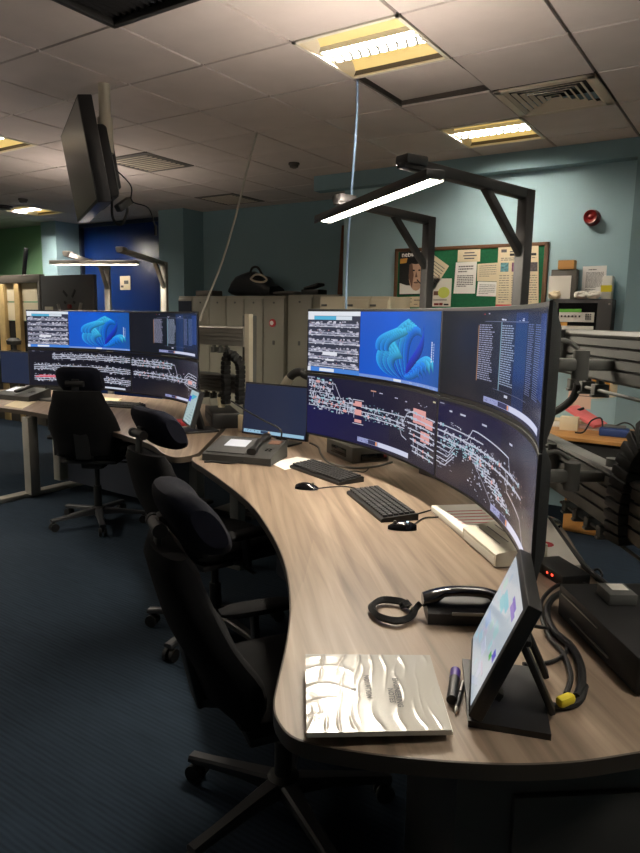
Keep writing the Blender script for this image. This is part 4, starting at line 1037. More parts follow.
chain('cable_chain', [(g.x-.0, g.y, P(633, 545, d=2.02).z), (g.x-.01, g.y+.0, g.z-.1), (g.x+.0, g.y, g.z), (g.x+.02, g.y-.0, g.z+.08), (g.x+.06, g.y-.03, P(640, 433, d=2.02).z), (g.x+.12, g.y-.08, g.z+.12), (g.x+.16, g.y-.12, g.z-.05), (g.x+.17, g.y-.12, g.z-.3)], .10, .10, 'black ribbed cable chain at the right photo edge in front of the lower rail')

# ================================================================== lamp gantries
M['ledbar'] = mat('lit_lamp_diffuser', (255, 252, 240), .5, emit=(255, 244, 224), emit_s=165)
M['uplight'] = mat('lit_uplight_diffuser', (255, 252, 240), .5, emit=(255, 240, 226), emit_s=190)
def gantry(label, posts, tips, bar, ztop, m, post_w=.045, lit=True, base=0.0):
    a0 = Vector(posts[0]); t = thing('lamp_gantry', label, 'lamp', (a0.x, a0.y, base))
    for pp, tp in zip(posts, tips):
        pp, tp = Vector((pp[0], pp[1], 0)), Vector((tp[0], tp[1], 0)); d = (tp-pp).normalized()
        build('post', MB().between(pp+Vector((0, 0, base)), pp+Vector((0, 0, ztop)), post_w, post_w, up=d, bev=.004), M[m], t, world=True)
        build('arm', MB().between(pp-d*post_w/2+Vector((0, 0, ztop-.02)), tp+Vector((0, 0, ztop+.02)), post_w*.9, .04, bev=.004), M[m], t, world=True)
        build('brace', MB().between(pp+Vector((0, 0, ztop-.26))+d*.01, pp+d*.24+Vector((0, 0, ztop-.015)), post_w*.6, .03, bev=.003), M[m], t, world=True)
        cl = MB(); cl.box(tp-d*.05+Vector((0, 0, ztop+.03)), (.10, .07, .035), Matrix.Rotation(math.atan2(d.y, d.x), 3, 'Z'), .008)
        build('clamp', cl, M[m], t, world=True)
    a, b = Vector(bar[0]), Vector(bar[1]); d = (b-a).normalized(); sd = d.cross(Vector((0, 0, 1))).normalized()
    hb = MB().between(a, b, .075, .03, bev=.006)
    for q_ in (-1, 1): hb.between(a+sd*q_*.033-Vector((0, 0, .018)), b+sd*q_*.033-Vector((0, 0, .018)), .006, .012)
    lb_ = build('light_bar', hb, M[m], t, world=True)
    dz = Vector((0, 0, -.0125)); build('diffuser', MB().between(a+d*.03+dz, b-d*.03+dz, .050, .006), M['ledbar'], lb_, world=True)
    uz = Vector((0, 0, .0125)); build('uplight', MB().between(a+d*.30+uz, b-d*.30+uz, .03, .006), M['uplight'], lb_, world=True)
    return t
zt = 2.07; DZ0 = .7405
p2, p1 = P(527, 190, z=zt), P(429.5, 217, z=zt)
p2 = (p2.x, p2.y); p1 = (p1.x, p1.y)
t2, t1 = P(401, 162, z=zt+.02), P(336, 200, z=zt+.02)
gantry('dark grey lamp gantry over the near screens with a long lit light bar', [(*p2, 0), (*p1, 0)], [(t2.x, t2.y, 0), (t1.x, t1.y, 0)], [P(436, 173.5, z=2.035), P(321, 219, z=2.035)], zt, 'darkmetal', .05, base=DZ0)
f2, f1 = P(164, 262, z=zt), P(107, 266, z=zt)
t2, t1 = P(119, 252, z=zt), P(66, 256, z=zt)
gantry('pale grey lamp gantry over the far screens, in front of the blue door', [(f2.x, f2.y, 0), (f1.x, f1.y, 0)], [(t2.x, t2.y, 0), (t1.x, t1.y, 0)], [P(137, 262, z=2.03), P(51, 262, z=2.03)], zt, 'alu', .06)
gantry('pale lamp gantry added unseen off to the left to brighten the ceiling', [(-6.6, 1.5, 0), (-5.6, .7, 0)], [(-6.25, 2.0, 0), (-5.2, 1.2, 0)], [(-6.5, 2.0, 2.035), (-5.1, .95, 2.035)], zt, 'alu', .06)  # added out of view; its uplight lifts the dim left ceiling
# ================================================================== left background: glazed partition, grey board
Yp = 5.55
def pw(px, py, y=Yp): return P(px, py, Y=y)
zt_ = pw(20, 275).z
xl, xr = pw(-14, 275).x, pw(42, 275).x
t = thing('glazed_partition', 'taupe partition with pale timber uprights and panes painted as a lit room, left edge', 'partition', ((xl+xr)/2, Yp, 0))
b = MB().box(((xl+xr)/2, Yp, zt_-.055), (xr-xl, .08, .11), None, .004); build('top_rail', b, M['partition'], t, world=True)
build('end_stile', MB().box((xr-.03, Yp, zt_/2-.05), (.06, .09, zt_-.1), None, .004), M['partition'], t, world=True)
for px0, px1 in ((1, 7), (17, 22)):
    a_, b_ = pw(px0, 300).x, pw(px1, 300).x; build('timber_upright', MB().box(((a_+b_)/2, Yp-.01, zt_/2-.06), (b_-a_, .07, zt_-.12), None, .006), M['palewood'], t, world=True)
zs = pw(20, 359).z; zm = pw(20, 302).z; zb_ = pw(20, 321).z
build('sill', MB().box(((xl+xr)/2, Yp-.05, zs+.05), (xr-xl, .22, .10), None, .01), M['palewood'], t, world=True)
build('lower_panel', MB().box(((xl+xr)/2, Yp, zs/2), (xr-xl, .06, zs), None, .004), M['partition'], t, world=True)
M['pane'] = mat('pane_painted_as_lit_room', (236, 224, 194), .3, noise_amt=.05, noise_scale=3)  # bright cream stands in for light from the room behind the glass
build('upper_pane', MB().box(((xl+xr)/2, Yp+.01, (zm+zt_-.1)/2), (xr-xl-.08, .012, zt_-.12-zm)), M['pane'], t, world=True)
build('middle_pane', MB().box(((xl+xr)/2, Yp+.01, (zm+zb_)/2), (xr-xl-.08, .012, zm-zb_-.015)), M['pane'], t, world=True)
build('dark_opening', MB().box(((xl+xr)/2, Yp+.02, (zs+.1+zb_)/2), (xr-xl-.08, .012, zb_-zs-.1)), M['ventdark'], t, world=True)
c = pw(24, 277); a_ = pw(26, 248)
solo('black_post', MB().between((c.x, Yp, zt_), (a_.x-.0, Yp, a_.z), .05, .03, bev=.005), M['black'], 'short black upright standing on the taupe partition before the green wall', 'post')
c = pw(18, 342, 5.5); solo('desk_fan', MB().lathe([(.09, 0), (.09, .02), (.02, .04), (.02, .1), (.09, .11), (.10, .16), (.06, .2), (.001, .2)], (c.x, Yp-.11, zs+.1)), M['greyboard'], 'small dark round device standing on the pale timber sill', 'device')
Yg = 5.35
a_, b_ = P(42, 276, Y=Yg), P(95, 279, Y=Yg)
t = thing('grey_board', 'dark grey board with mounting holes and metal struts above the far screens', 'board', ((a_.x+b_.x)/2, Yg, 0))
build('board_panel', MB().box(((a_.x+b_.x)/2, Yg, a_.z/2), (b_.x-a_.x, .05, a_.z), None, .006), M['greyboard'], t, world=True)
for px, py, qx, qy in ((63, 291, 67, 296), (72, 297, 75, 290), (64, 302, 66, 303), (73, 302, 75, 303)):
    p_, q_ = P(px, py, Y=Yg-.03), P(qx, qy, Y=Yg-.03); build('slot', MB().between(p_, q_, .03, .006, up=(0, -1, 0)), M['ventdark'], t, world=True)
r_ = P(70, 306.5, Y=Yg-.03); build('red_knob', MB().cyl((r_.x, Yg-.025, r_.z), (r_.x, Yg-.05, r_.z), .03), M['red'], t, world=True)
for px, py, qx, qy in ((58, 304, 62, 313), (81, 303, 78, 313)):
    p_, q_ = P(px, py, Y=Yg-.05), P(qx, qy+6, Y=Yg-.05); build('strut', MB().between(p_, q_, .025, .025), M['alu'], t, world=True)
p_ = P(49, 309, Y=Yg-.03); build('label_plate', MB().box((p_.x, Yg-.03, p_.z), (.16, .01, .06)), M['palemetal'], t, world=True)
# white notice and switch on the blue door
c = P(125, 283, Y=6.76)
t = thing('door_notice', 'small white notice with a slot fixed on the blue door', 'sign', (c.x, 6.765, c.z-.1))
build('plate', MB().box((0, 0, .1), (.22, .012, .2), None, .003), M['papercream'], t)
build('slot_mark', MB().box((.03, -.008, .11), (.09, .008, .05), None, .002).box((-.06, -.008, .05), (.05, .008, .03)), M['smoke'], t)
# ================================================================== desks
DZ = .74
def D(px, py, z=DZ): return P(px, py, z=z)
def xy(v): return Vector((v.x, v.y))
def spline2(pts, sub=5):
    return [Vector((p.x, p.y)) for p in catmull([Vector((p[0], p[1], 0)) for p in pts], sub)]
front = [(200, 456.5), (193, 457.5), (194, 461.5), (205, 468.5), (225, 482.5), (250, 503), (270, 530), (285, 562), (291, 600), (288, 640), (278, 685), (275, 705), (280, 722), (297, 738), (340, 748), (400, 756), (460, 761), (520, 763), (580, 760), (640, 751)]
fp_ = spline2([D(x, y)[:2] for x, y in front], 4)
e1, e2_ = fp_[-2], fp_[-1]
fp_ += [e2_+Vector((.12, .09)), e2_+Vector((.22, .19)), e2_+Vector((.25, .27))]
back = [(.08, 1.64), tuple(D(672, 655)[:2]), tuple(D(640, 617)[:2]), tuple(D(587, 566)[:2]), tuple(D(553, 519)[:2]), (-1.0, 3.05), (-1.5, 3.45), (-2.2, 3.85), (-2.9, 4.1), (-3.55, 4.15)]
poly = [tuple(p) for p in fp_]+spline2(back, 3)
poly = [tuple(p) for p in poly]
def desk_top(t, poly, th=.032, m='oak'):
    build('desktop', MB().prism(poly, DZ-th, DZ), M[m], t, world=True, smooth=30)
    # edge band: thin strip all round
    n = len(poly); eb = MB(); ar = sum(poly[i][0]*poly[(i+1) % n][1]-poly[(i+1) % n][0]*poly[i][1] for i in range(n)); sg = 1 if ar > 0 else -1
    out = []
    for i in range(n):
        a, b, c = Vector(poly[i-1]), Vector(poly[i]), Vector(poly[(i+1) % n]); d = ((b-a).normalized()+(c-b).normalized()); d = d.normalized() if d.length > 1e-6 else (b-a).normalized()
        out.append(b+Vector((d.y, -d.x))*sg*.004)
    vs = [Vector((p.x, p.y, DZ-.001)) for p in out]+[Vector((p.x, p.y, DZ-th-.002)) for p in out]+[Vector((p[0], p[1], DZ-.0002)) for p in poly]+[Vector((p[0], p[1], DZ-th-.002)) for p in poly]
    fs = [[i, (i+1) % n, n+(i+1) % n, n+i] for i in range(n)]+[[i, 2*n+i, 2*n+(i+1) % n, (i+1) % n] for i in range(n)]+[[n+i, n+(i+1) % n, 3*n+(i+1) % n, 3*n+i] for i in range(n)]
    eb.add(vs, fs); build('edge_band', eb, M['edge'], t, world=True, smooth=40)
nd_t = thing('control_desk', 'large curved pale oak control desk in the foreground under the near screens', 'desk', (-1.0, 2.1, 0))
desk_top(nd_t, poly)
# modesty panel set back from the front curve, and legs
off = []
fcore = fp_[10:44]
for i in range(2, len(fcore)-2, 2):
    d = (fcore[i+1]-fcore[i-1]).normalized(); nrm2 = Vector((-d.y, d.x))
    off.append(fcore[i]+nrm2*.42)
n = len(off); vs = []
for p_ in off: vs += [Vector((p_.x, p_.y, .08)), Vector((p_.x, p_.y, DZ-.034))]
mp_ = MB(); mp_.add(vs, [[2*i, 2*i+2, 2*i+3, 2*i+1] for i in range(n-1)])
vs2 = [v+Vector((.012, .012, 0)) for v in vs]; mp_.add(vs2, [[2*i, 2*i+1, 2*i+3, 2*i+2] for i in range(n-1)])
build('modesty_panel', mp_, M['underdesk'], nd_t, world=True)
for q in ((-2.62, 3.05), (-3.2, 3.95), (-1.5, 3.2), (-.02, 1.55)): 
    l = MB().box((q[0], q[1], (DZ-.032)/2), (.07, .07, DZ-.032), None, .005).box((q[0], q[1], .015), (.12, .12, .03), None, .004); build('leg', l, M['alugrey'], nd_t, world=True)
# cabinet under the near end
A, B = P(470, 800, z=.5), P(640, 790, z=.5)
A = D(470, 775); B = D(640, 768)
u = Vector((B.x-A.x, B.y-A.y, 0)).normalized(); w_ = Vector((-u.y, u.x, 0)); W_ = .62
c0 = Vector((A.x, A.y, 0))+w_*.07
t = thing('pedestal_cabinet', 'dark grey cabinet with a small lock under the near end of the curved desk', 'cabinet', c0+u*W_/2+w_*.2, math.atan2(u.y, u.x))
build('carcass', MB().box((0, 0, .353), (W_, .40, .70), None, .004), M['cabinet'], t)
d = build('door', MB().box((.05, -.208, .335), (W_-.12, .016, .62), None, .003), M['cabinet'], t)
build('lock', MB().cyl((.10, -.216, .585), (.10, -.224, .585), .012), M['darkmetal'], d)
# far desk
ff = [(-60, 402), (0, 407.5), (50, 415), (100, 428), (148, 443), (163, 453), (175, 457), (188, 456), (198, 453)]
f2_ = spline2([D(x, y)[:2] for x, y in ff], 4)
polyf = [tuple(p) for p in f2_]+[tuple(p) for p in spline2([(-3.60, 4.15), (-4.2, 4.5), (-5.2, 4.5), (-6.2, 4.35), (-6.75, 3.9)], 3)]
fd_t = thing('control_desk', 'pale oak control desk further back under the far screens', 'desk', (-4.6, 3.7, 0))
desk_top(fd_t, polyf)
a_, b_ = P(12, 440, z=.36), None
lx = D(14, 412); 
l = MB().box((lx.x+.02, lx.y+.12, .36), (.09, .09, .66), None, .006).box((lx.x-.04, lx.y+.25, .02), (.10, .85, .04), None, .006).box((lx.x+.02, lx.y+.40, .40), (.09, .09, .6), None, .006)
build('leg', l, M['alu'], fd_t, world=True)
l = MB().box((-3.35, 3.45, .354), (.08, .08, .708), None, .006); build('leg', l, M['alugrey'], fd_t, world=True)
build('modesty_panel', MB().between((lx.x+.1, lx.y+.42, .40), (-3.35, 3.5, .40), .02, .6), M['underdesk'], fd_t, world=True)
# ================================================================== equipment on the near desk
def obox(name, A, B, Cc, h, m, label, cat, z=DZ, bev=.004, parts=None, group=None, tp=None):
    """thing whose base is framed by near corner A, left/back corner B, right corner Cc (room points)"""
    A, u, w2, lu, lw = frame3(A, B, Cc); c = A+u*lu/2+w2*lw/2
    t = thing(name, label, cat, (c.x, c.y, z+.0004), math.atan2(u.y, u.x), group)
    sgn = 1 if (Vector((-u.y, u.x, 0))).dot(w2) > 0 else -1
    build(tp or 'case', MB().box((0, 0, h/2), (lu, lw, h), None, bev), m, t)
    return t, lu, lw, sgn
# --- telephone turret
u = Vector((math.cos(R(17)), math.sin(R(17)), 0)); w2 = Vector((-u.y, u.x, 0)); A = D(203, 461)
t = thing('telephone_console', 'dark grey telephone console with pale lit display at the near desk left end', 'telephone', A+u*.2+w2*.135+Vector((0, 0, .0004)), R(17))
def wedge(x0, x1, y0, y1, h0, h1, b=.0):
    return [[Vector((x, y0, .004)), Vector((x, y1, .004)), Vector((x, y1, h1)), Vector((x, y1-.015, h1+.004)), Vector((x, y0+.012, h0+.004)), Vector((x, y0, h0-.004))] for x in (x0, x1)]
M['turret'] = mat('turret_grey_plastic', (50, 50, 49), .55, bump=.15, bump_scale=900)
build('console_body', MB().loft(wedge(-.205, .205, -.135, .135, .045, .10)), M['turret'], t)
sl = math.atan2(.055, .27); rx = Matrix.Rotation(sl, 3, 'X')
def on_slope(x, y, lift=.004): return Vector((x, y, .049+(y+.135)*.2037+lift))
build('bezel', MB().box(on_slope(-.075, 0, .001), (.235, .24, .006), rx, .004), M['greyboard'], t)
M['lcd'] = mat('lit_pale_display', (160, 160, 160), .3, emit=(196, 200, 214), emit_s=.42)
build('display', MB().box(on_slope(-.055, .02, .005), (.13, .10, .003), rx), M['lcd'], t)
build('handset', MB().loft([[on_slope(.085+cx*.028, y, .012+cz*.018+.014*abs(math.sin(PI*(k/10-.5)))*-1+.02) for cx, cz in superell(0, 0, 1.0 if k in (0, 1, 9, 10) else .72, 1.0 if k in (0, 1, 9, 10) else .7, 12)] for k, y in enumerate([-.12+.024*q for q in range(11)])]), M['black'], t)
for q in range(4): build('button', MB().box(on_slope(.145+.022*(q % 2), -.05+.02*(q//2), .004), (.013, .01, .006), rx, .002), M['black'], t)
build('label_strip', MB().box(on_slope(.155, .07, .003), (.07, .05, .003), rx), M['skindark'], t)
build('gooseneck', MB().tube([on_slope(.17, .11), on_slope(.17, .11)+Vector((0, .0, .06)), on_slope(.05, .12)+Vector((0, .0, .11)), on_slope(-.06, .13)+Vector((0, .02, .15)), on_slope(-.16, .13)+Vector((0, .03, .2))], .005), M['rubber'], t)
ln = MB().tube([(.05, -.14, .02), (-.03, -.165, .0075), (-.12, -.16, .0075), (-.17, -.18, .0075)], .006); build('handset_lead', ln, M['rubber'], t)
# --- small flat monitor behind the turret
L_, R_ = P(241.5, 432, z=.80), P(306, 442.5, z=.79)
u = Vector((R_.x-L_.x, R_.y-L_.y, 0)); lw = u.length; u.normalize(); w2 = Vector((-u.y, u.x, 0)); c = (L_+R_)/2
t = thing('flat_monitor', 'small flat monitor with a blank navy screen behind the telephone console', 'monitor', (c.x, c.y, DZ+.0004), math.atan2(u.y, u.x))
hm = lw*.66
z0 = .05; tilt = Matrix.Rotation(R(-7), 3, 'X')
build('housing', MB().box((0, .015+.02, z0+hm/2), (lw, .03, hm), tilt, .005), M['black'], t)
sm = MB(); sm.c = []; cv = Canvas(5); cv.rect(0, 1, 0, 1, (32, 38, 60), 0, (40, 47, 70), 4); cv.rect(.02, .98, .01, .075, (150, 190, 214), 2, n=2); cv.rect(.3, .42, .015, .07, (40, 60, 90), 3, n=1); cv.rect(.42, .45, .015, .07, (226, 170, 120), 3, n=1); cv.fuzz(.05, .28, .02, .05, 10, (90, 110, 130), 4, .02, .02)
for pts, col, layer in cv.q:
    vs = []
    for a_, b_ in pts: vs.append(Vector((0, .035, z0+hm/2))+tilt @ Vector(((a_-.5)*(lw-.016), -.0155-layer*.0002, (b_-.5)*(hm-.02))))
    sm.add(vs, [[0, 1, 2, 3]]); sm.c.append(col)
build('screen', sm, M['screen'], t, smooth=0)
build('stand', MB().box((0, .09, .006), (.22, .17, .012), None, .005).between((0, .10, .01), (0, .07, .2), .08, .02, up=(0, -1, 0), bev=.005), M['black'], t)
# --- mini computer dock under the lower left screen
t, lu, lw, sg = obox('desktop_box', D(352, 464), D(324, 452.5), D(389, 461), .092, mat('warm_grey_casing', (92, 90, 84), .5), 'dark grey box with a slot under the lower left near screen', 'computer', bev=.008)
build('slot_drive', MB().box((-lu/2-.001, sg*0, .045), (.006, lw*.55, .045), None, .002), M['blackgloss'], t)
build('front_recess', MB().box((.02, -sg*(lw/2+.001), .03), (lu*.7, .006, .04), None, .002), M['blackgloss'], t)
build('lid', MB().box((.01, sg*.01, .092), (lu*.7, lw*.6, .014), None, .004), M['greyboard'], t)
build('red_port', MB().box((lu*.38, -sg*(lw/2+.004), .035), (.02, .008, .018)), M['red'], t)
# --- keyboards
def keyboard(c, ang, L_, W_, label, wrist=False):
    t = thing('keyboard', label, 'keyboard', (c.x, c.y, DZ+.0004), ang, None)
    build('base', MB().loft([[Vector((x, -W_/2, .0)), Vector((x, W_/2, .0)), Vector((x, W_/2, .024)), Vector((x, W_/2-.006, .028)), Vector((x, -W_/2+.006, .016)), Vector((x, -W_/2, .012))] for x in (-L_/2, L_/2)]), M['black'], t)
    rows = 6; kh = (W_-.02)/rows
    M.setdefault('keycap', mat('keycap_black', (34, 34, 36), .5))
    lay = [[1]*21, [1]*21, [1.5]+[1]*12+[1.5]+[1]*6, [1.8]+[1]*11+[2.2]+[1]*6, [2.3]+[1]*10+[2.7]+[1]*5, [1.3, 1.3, 1.3, 6, 1.3, 1.3, 1.3, 1.3]+[1]*5]
    for r in range(rows):
        y = W_/2-.01-kh*(r+.5); x = -L_/2+.008; tot = sum(lay[r]); un = (L_-.016)/tot; km = MB()
        for wk in lay[r]:
            kw = un*wk; zt = .017+(y+W_/2)/W_*.012
            km.box((x+kw/2, y, zt+.005), (kw-.003, kh-.003, .009), None, .002, seg=1); x += kw
        build('key_row', km, M['keycap'], t)
    return t
def quad_c(q): 
    v = [D(*k) for k in q]; return sum(v, Vector((0, 0, 0)))/4, v
c, v = quad_c([(289, 469), (312, 463), (364, 481), (341, 488)]); a_ = math.atan2((v[3]-v[0]).y, (v[3]-v[0]).x)
keyboard(c, a_, .45, .155, 'slim black keyboard in front of the small flat monitor')
c, v = quad_c([(350, 495), (373, 488), (413, 520), (390, 528)]); a_ = math.atan2((v[3]-v[0]).y, (v[3]-v[0]).x)
kb2 = keyboard(c, a_, .45, .16, 'black keyboard with tall keys next to the glinting mouse')
build('status_light', MB().box((.13, .065, .0335), (.02, .006, .003)).box((.17, .065, .0335), (.02, .006, .003)), M['ledwhite'], kb2)
def mouse(c, ang, label, led=False):
    t = thing('mouse', label, 'mouse', (c.x, c.y, DZ+.0004), ang)
    secs = []
    for k in range(9):
        a_ = k/8; x = -.055+.11*a_; hh = .036*math.sin(PI*(.12+.80*a_))**.7*(1-.25*a_); ww = .031*math.sin(PI*(.1+.82*a_))**.5
        secs.append([Vector((x, ww*math.cos(th), max(.0015, hh*math.sin(th)))) for th in [2*PI*i/16 for i in range(16)]])
    build('mouse_body', MB().loft(secs), M['blackgloss'], t)
    build('scroll_wheel', MB().cyl((.028, -.004, .026), (.028, .004, .026), .007, n=12), M['greymetal'], t)
    if led: build('status_light', MB().box((-.02, .012, .0335), (.008, .006, .002)), M['ledwhite'], t)
    return t
mouse(D(307, 489), R(20), 'black mouse beside the slim keyboard and the telephone console')
mouse(D(402, 529), R(-150), 'black glossy mouse beside the tall keyed keyboard', True)
def cable(pts, r, label, m='rubber', cat='cable'):
    return solo('cable', MB().tube(pts, r), M[m], label, cat)
z_ = DZ+.004
def dp(px, py, h=.0045): return P(px, py, z=DZ+h)
cable([dp(314, 489), dp(330, 487), dp(345, 486.5), dp(358, 489), dp(366, 492)], .003, 'thin black lead of the mouse beside the slim keyboard')
cable([dp(412, 526), dp(424, 518), dp(438, 517), dp(448, 514)], .003, 'thin black lead running from the glinting mouse towards the white folder')
cable([dp(413, 515), dp(422, 512.5), dp(431, 510)], .003, 'thin black lead from the tall keyed keyboard to the white folder')
cable([dp(310, 443, .006), dp(318, 447, .006), dp(321, 454, .006), dp(328, 462, .006), dp(342, 466.5, .006), dp(360, 468, .006), dp(378, 466, .006), dp(392, 462, .006)], .006, 'grey lead looping round the dark grey box with the slot', 'greymetal')
cable([dp(340, 474), dp(352, 471), dp(364, 472), dp(369, 468)], .003, 'thin lead between the slim keyboard and the dark grey box')
p0 = D(280, 468)
q = [D(270, 463), D(297, 457), D(322, 461), D(285, 470)]
solo('paper_sheet', MB().prism([(v.x, v.y) for v in q], DZ+.0003, DZ+.0013), M['paper'], 'white sheet under the telephone console and the slim keyboard', 'paper', smooth=0)
# --- folders in front of the lower right screen
A, B = D(431, 511.5), D(496, 569)
u = Vector((B.x-A.x, B.y-A.y, 0)); Lf = u.length; u.normalize(); w2 = Vector((-u.y, u.x, 0)); w2 = w2 if w2.dot(right+fwd) > 0 else -w2
ang = math.atan2(u.y, u.x); rotf = Matrix((u, w2, Vector((0, 0, 1)))).transposed()
c = A+u*(Lf*.27)+w2*.11
t = thing('ring_binder', 'flat white folder with red printing lying under the lower right screen', 'folder', (c.x, c.y, DZ+.0004), 0)
build('cover', MB().box(c+Vector((0, 0, .014)), (Lf*.54, .22, .028), rotf, .003), M['paper'], t, world=True)
pl = MB()
for k in range(5): pl.box(c+u*(-.08+.04*k)+w2*.0+Vector((0, 0, .0285)), (.006, .15, .0008), rotf)
build('red_print', pl, M['redpaper'], t, world=True)
c = A+u*(Lf*.77)+w2*.09
t = thing('ring_binder', 'thick cream lever arch file with its spine towards the mouse, beside the touchscreen', 'folder', (c.x, c.y, DZ+.0004), 0)
secs = [[c+u*s_*Lf*.22+w2*y+Vector((0, 0, z)) for y, z in ((-.09, .004), (.09, .004), (.09, .075), (-.08, .05), (-.09, .045))] for s_ in (-1, 1)]
M['filecream'] = mat('cream_file_cover', (206, 200, 182), .5, noise_amt=.04)
build('cover', MB().loft(secs), M['filecream'], t, world=True)
build('spine', MB().box(c-u*(Lf*.22+.002)+Vector((0, 0, .028)), (.004, .15, .044), rotf, .001), M['smoke'], t, world=True)
build('pages', MB().box(c-w2*.088+Vector((0, 0, .022)), (Lf*.40, .006, .026), rotf), M['paper'], t, world=True)
q0 = c+w2*.0+Vector((0, 0, .066)); tl_ = MB(); 
for k in range(4): tl_.add([q0+u*s_+w2*(-.05+.03*k+dy)+Vector((0, 0, (-.05+.03*k+dy)*.147+.0009)) for s_, dy in ((-.1, 0), (.08, 0), (.08, .004), (-.1, .004))], [[0, 1, 2, 3]])
build('cover_lines', tl_, M['ink'], t, world=True, smooth=0)
c = A+u*.20+w2*.37
solo('round_stand', MB().lathe([(.10, 0), (.10, .012), (.03, .02), (.028, .14), (.001, .14)], (c.x, c.y, DZ)), M['blackgloss'], 'round black foot behind the white folder under the lower right screen', 'stand')
A, B, Cc = D(536, 574), D(524, 540), D(577, 571.5)
q = [D(541, 574), D(580, 571), D(546, 521), D(524, 530)]
t = thing('ring_binder', 'white folder with a round red stamp, behind the lower right screen edge', 'folder', sum(q, Vector())/4+Vector((0, 0, .0004)))
build('cover', MB().prism([(v.x, v.y) for v in q], DZ+.0004, DZ+.022), M['paper'], t, world=True, smooth=0)
s_ = P(545, 544, z=DZ+.0225); n_ = 24; st = MB()
st.lathe([(.0, .0), (.0, .0008), (.030, .0008), (.030, 0)], (s_.x, s_.y, s_.z-.0004)); build('round_stamp', st, M['redpaper'], t, world=True)
# --- touchscreen on its base
q = [D(468, 727), D(551, 741), D(538, 673), D(462, 664)]
c = sum(q, Vector())/4
t = thing('touchscreen', 'large black touchscreen leaning back on its stand at the near end of the desk', 'monitor', (c.x, c.y, DZ+.0004))
bm_ = MB().prism([(v.x, v.y) for v in q], DZ+.0005, DZ+.014); build('base', bm_, M['black'], t, world=True, smooth=0)
nb, fb2 = P(467, 716, z=.77), P(470.5, 640, z=.77)
sw = (fb2-nb); sw.z = 0; TWd = sw.length; sw.normalize()
bkd = Vector((-sw.y, sw.x, 0)); bkd = bkd if bkd.dot(right) > 0 else -bkd
def tsp(a_, b_, off): # a along width from near, b up, off towards viewer side
    return nb+sw*a_+upt*b_+nt_*off
lean = R(22); upt = (Vector((0, 0, 1))*math.cos(lean)+bkd*math.sin(lean)); nt_ = (-bkd*math.cos(lean)+Vector((0, 0, 1))*math.sin(lean))
THt = .265
rt = Matrix((sw, -nt_, upt)).transposed()
build('housing', MB().box(tsp(TWd/2, THt/2, -.016), (TWd, .03, THt), rt, .004), M['black'], t, world=True)
sm = MB(); sm.c = []; cv = Canvas(8)
cv.rect(0, 1, 0, 1, (186, 198, 210), 0, (196, 206, 214), 6)
for k in range(26): 
    u0_, v0_ = cv.r.uniform(.02, .8), cv.r.uniform(.03, .85); cv.rect(u0_, u0_+cv.r.uniform(.05, .22), v0_, v0_+cv.r.uniform(.03, .12), (170+cv.r.randint(0, 40), 190+cv.r.randint(0, 24), 205+cv.r.randint(0, 20)), 1+.1*k, n=1)
cv.rect(.30, .62, .70, .78, (120, 196, 214), 5, n=1); cv.rect(.25, .5, .62, .70, (130, 200, 214), 5, n=1); cv.rect(.62, .84, .86, .90, (100, 80, 190), 5, n=1); cv.rect(.66, .9, .80, .86, (130, 110, 200), 5, n=1)
cv.rect(.78, .86, .36, .42, (90, 180, 100), 5, n=1); cv.rect(.86, .96, .42, .50, (96, 92, 200), 5, n=1); cv.rect(.1, .3, .3, .42, (170, 190, 224), 5, n=1); cv.rect(.4, .6, .2, .3, (200, 206, 226), 5, n=1)
for pts, col, layer in cv.q:
    # picture: u grows from the viewer's far side to the near side so that it reads upright from the chair
    sm.add([tsp(.012+(TWd-.024)*(1-a_), .016+(THt-.034)*b_, .0004+.00008*layer) for a_, b_ in pts], [[0, 1, 2, 3]]); sm.c.append(col)
build('screen', sm, M['touch'], t, world=True, smooth=0)
st = MB()
for a_ in (TWd*.28, TWd*.72):
    st.between(tsp(a_, .03, -.03), tsp(a_, .03, -.03)+bkd*.03-Vector((0, 0, .016)), .03, .02, bev=.004)
    st.between(tsp(a_, THt*.62, -.036), Vector((tsp(a_, 0, 0).x, tsp(a_, 0, 0).y, DZ+.012))+bkd*.17, .035, .014, bev=.004)
st.between(tsp(TWd*.2, THt*.6, -.036), tsp(TWd*.8, THt*.6, -.036), .05, .014, bev=.003)
build('stand', st, M['black'], t, world=True)
# --- pen, marker, binder
a_, b_ = P(452, 698, z=DZ+.012), P(455.5, 671, z=DZ+.012)
t = thing('marker_pen', 'short black and purple marker beside the touchscreen base', 'pen', ((a_+b_)/2-Vector((0, 0, .0118)))); d = (b_-a_).normalized()
build('barrel', MB().cyl(a_, a_+(b_-a_)*.70, .011), M['black'], t, world=True); build('cap', MB().cyl(a_+(b_-a_)*.70, b_, .0115), M['purple'], t, world=True); build('end_plug', MB().cyl(a_-d*.008, a_+d*.012, .0112), M['black'], t, world=True)
a_, b_ = P(455, 713, z=DZ+.0065), P(463, 682, z=DZ+.0065)
t = thing('ballpoint_pen', 'slim black pen with a silver tip beside the touchscreen base', 'pen', (a_+b_)/2-Vector((0, 0, .0062))); d = (b_-a_).normalized()
build('barrel', MB().cyl(a_+d*.02, b_, .0055), M['black'], t, world=True); build('tip', MB().cyl(a_, a_+d*.02, .0015, .005), M['alu'], t, world=True); build('clip', MB().between(b_-d*.05+Vector((0, 0, .0065)), b_-d*.005+Vector((0, 0, .0065)), .004, .002), M['alu'], t, world=True)
q = [P(306.5, 733, z=DZ+.034), P(452, 730, z=DZ+.026), P(430, 655, z=DZ+.03), P(305.5, 654, z=DZ+.034)]
qb = [D(308, 737), D(453, 735.5), D(431.5, 665), D(306.5, 664)]
c = sum(qb, Vector())/4
t = thing('ring_binder', 'white ring binder in crinkled clear plastic on the near corner of the desk', 'folder', (c.x, c.y, DZ+.0004))
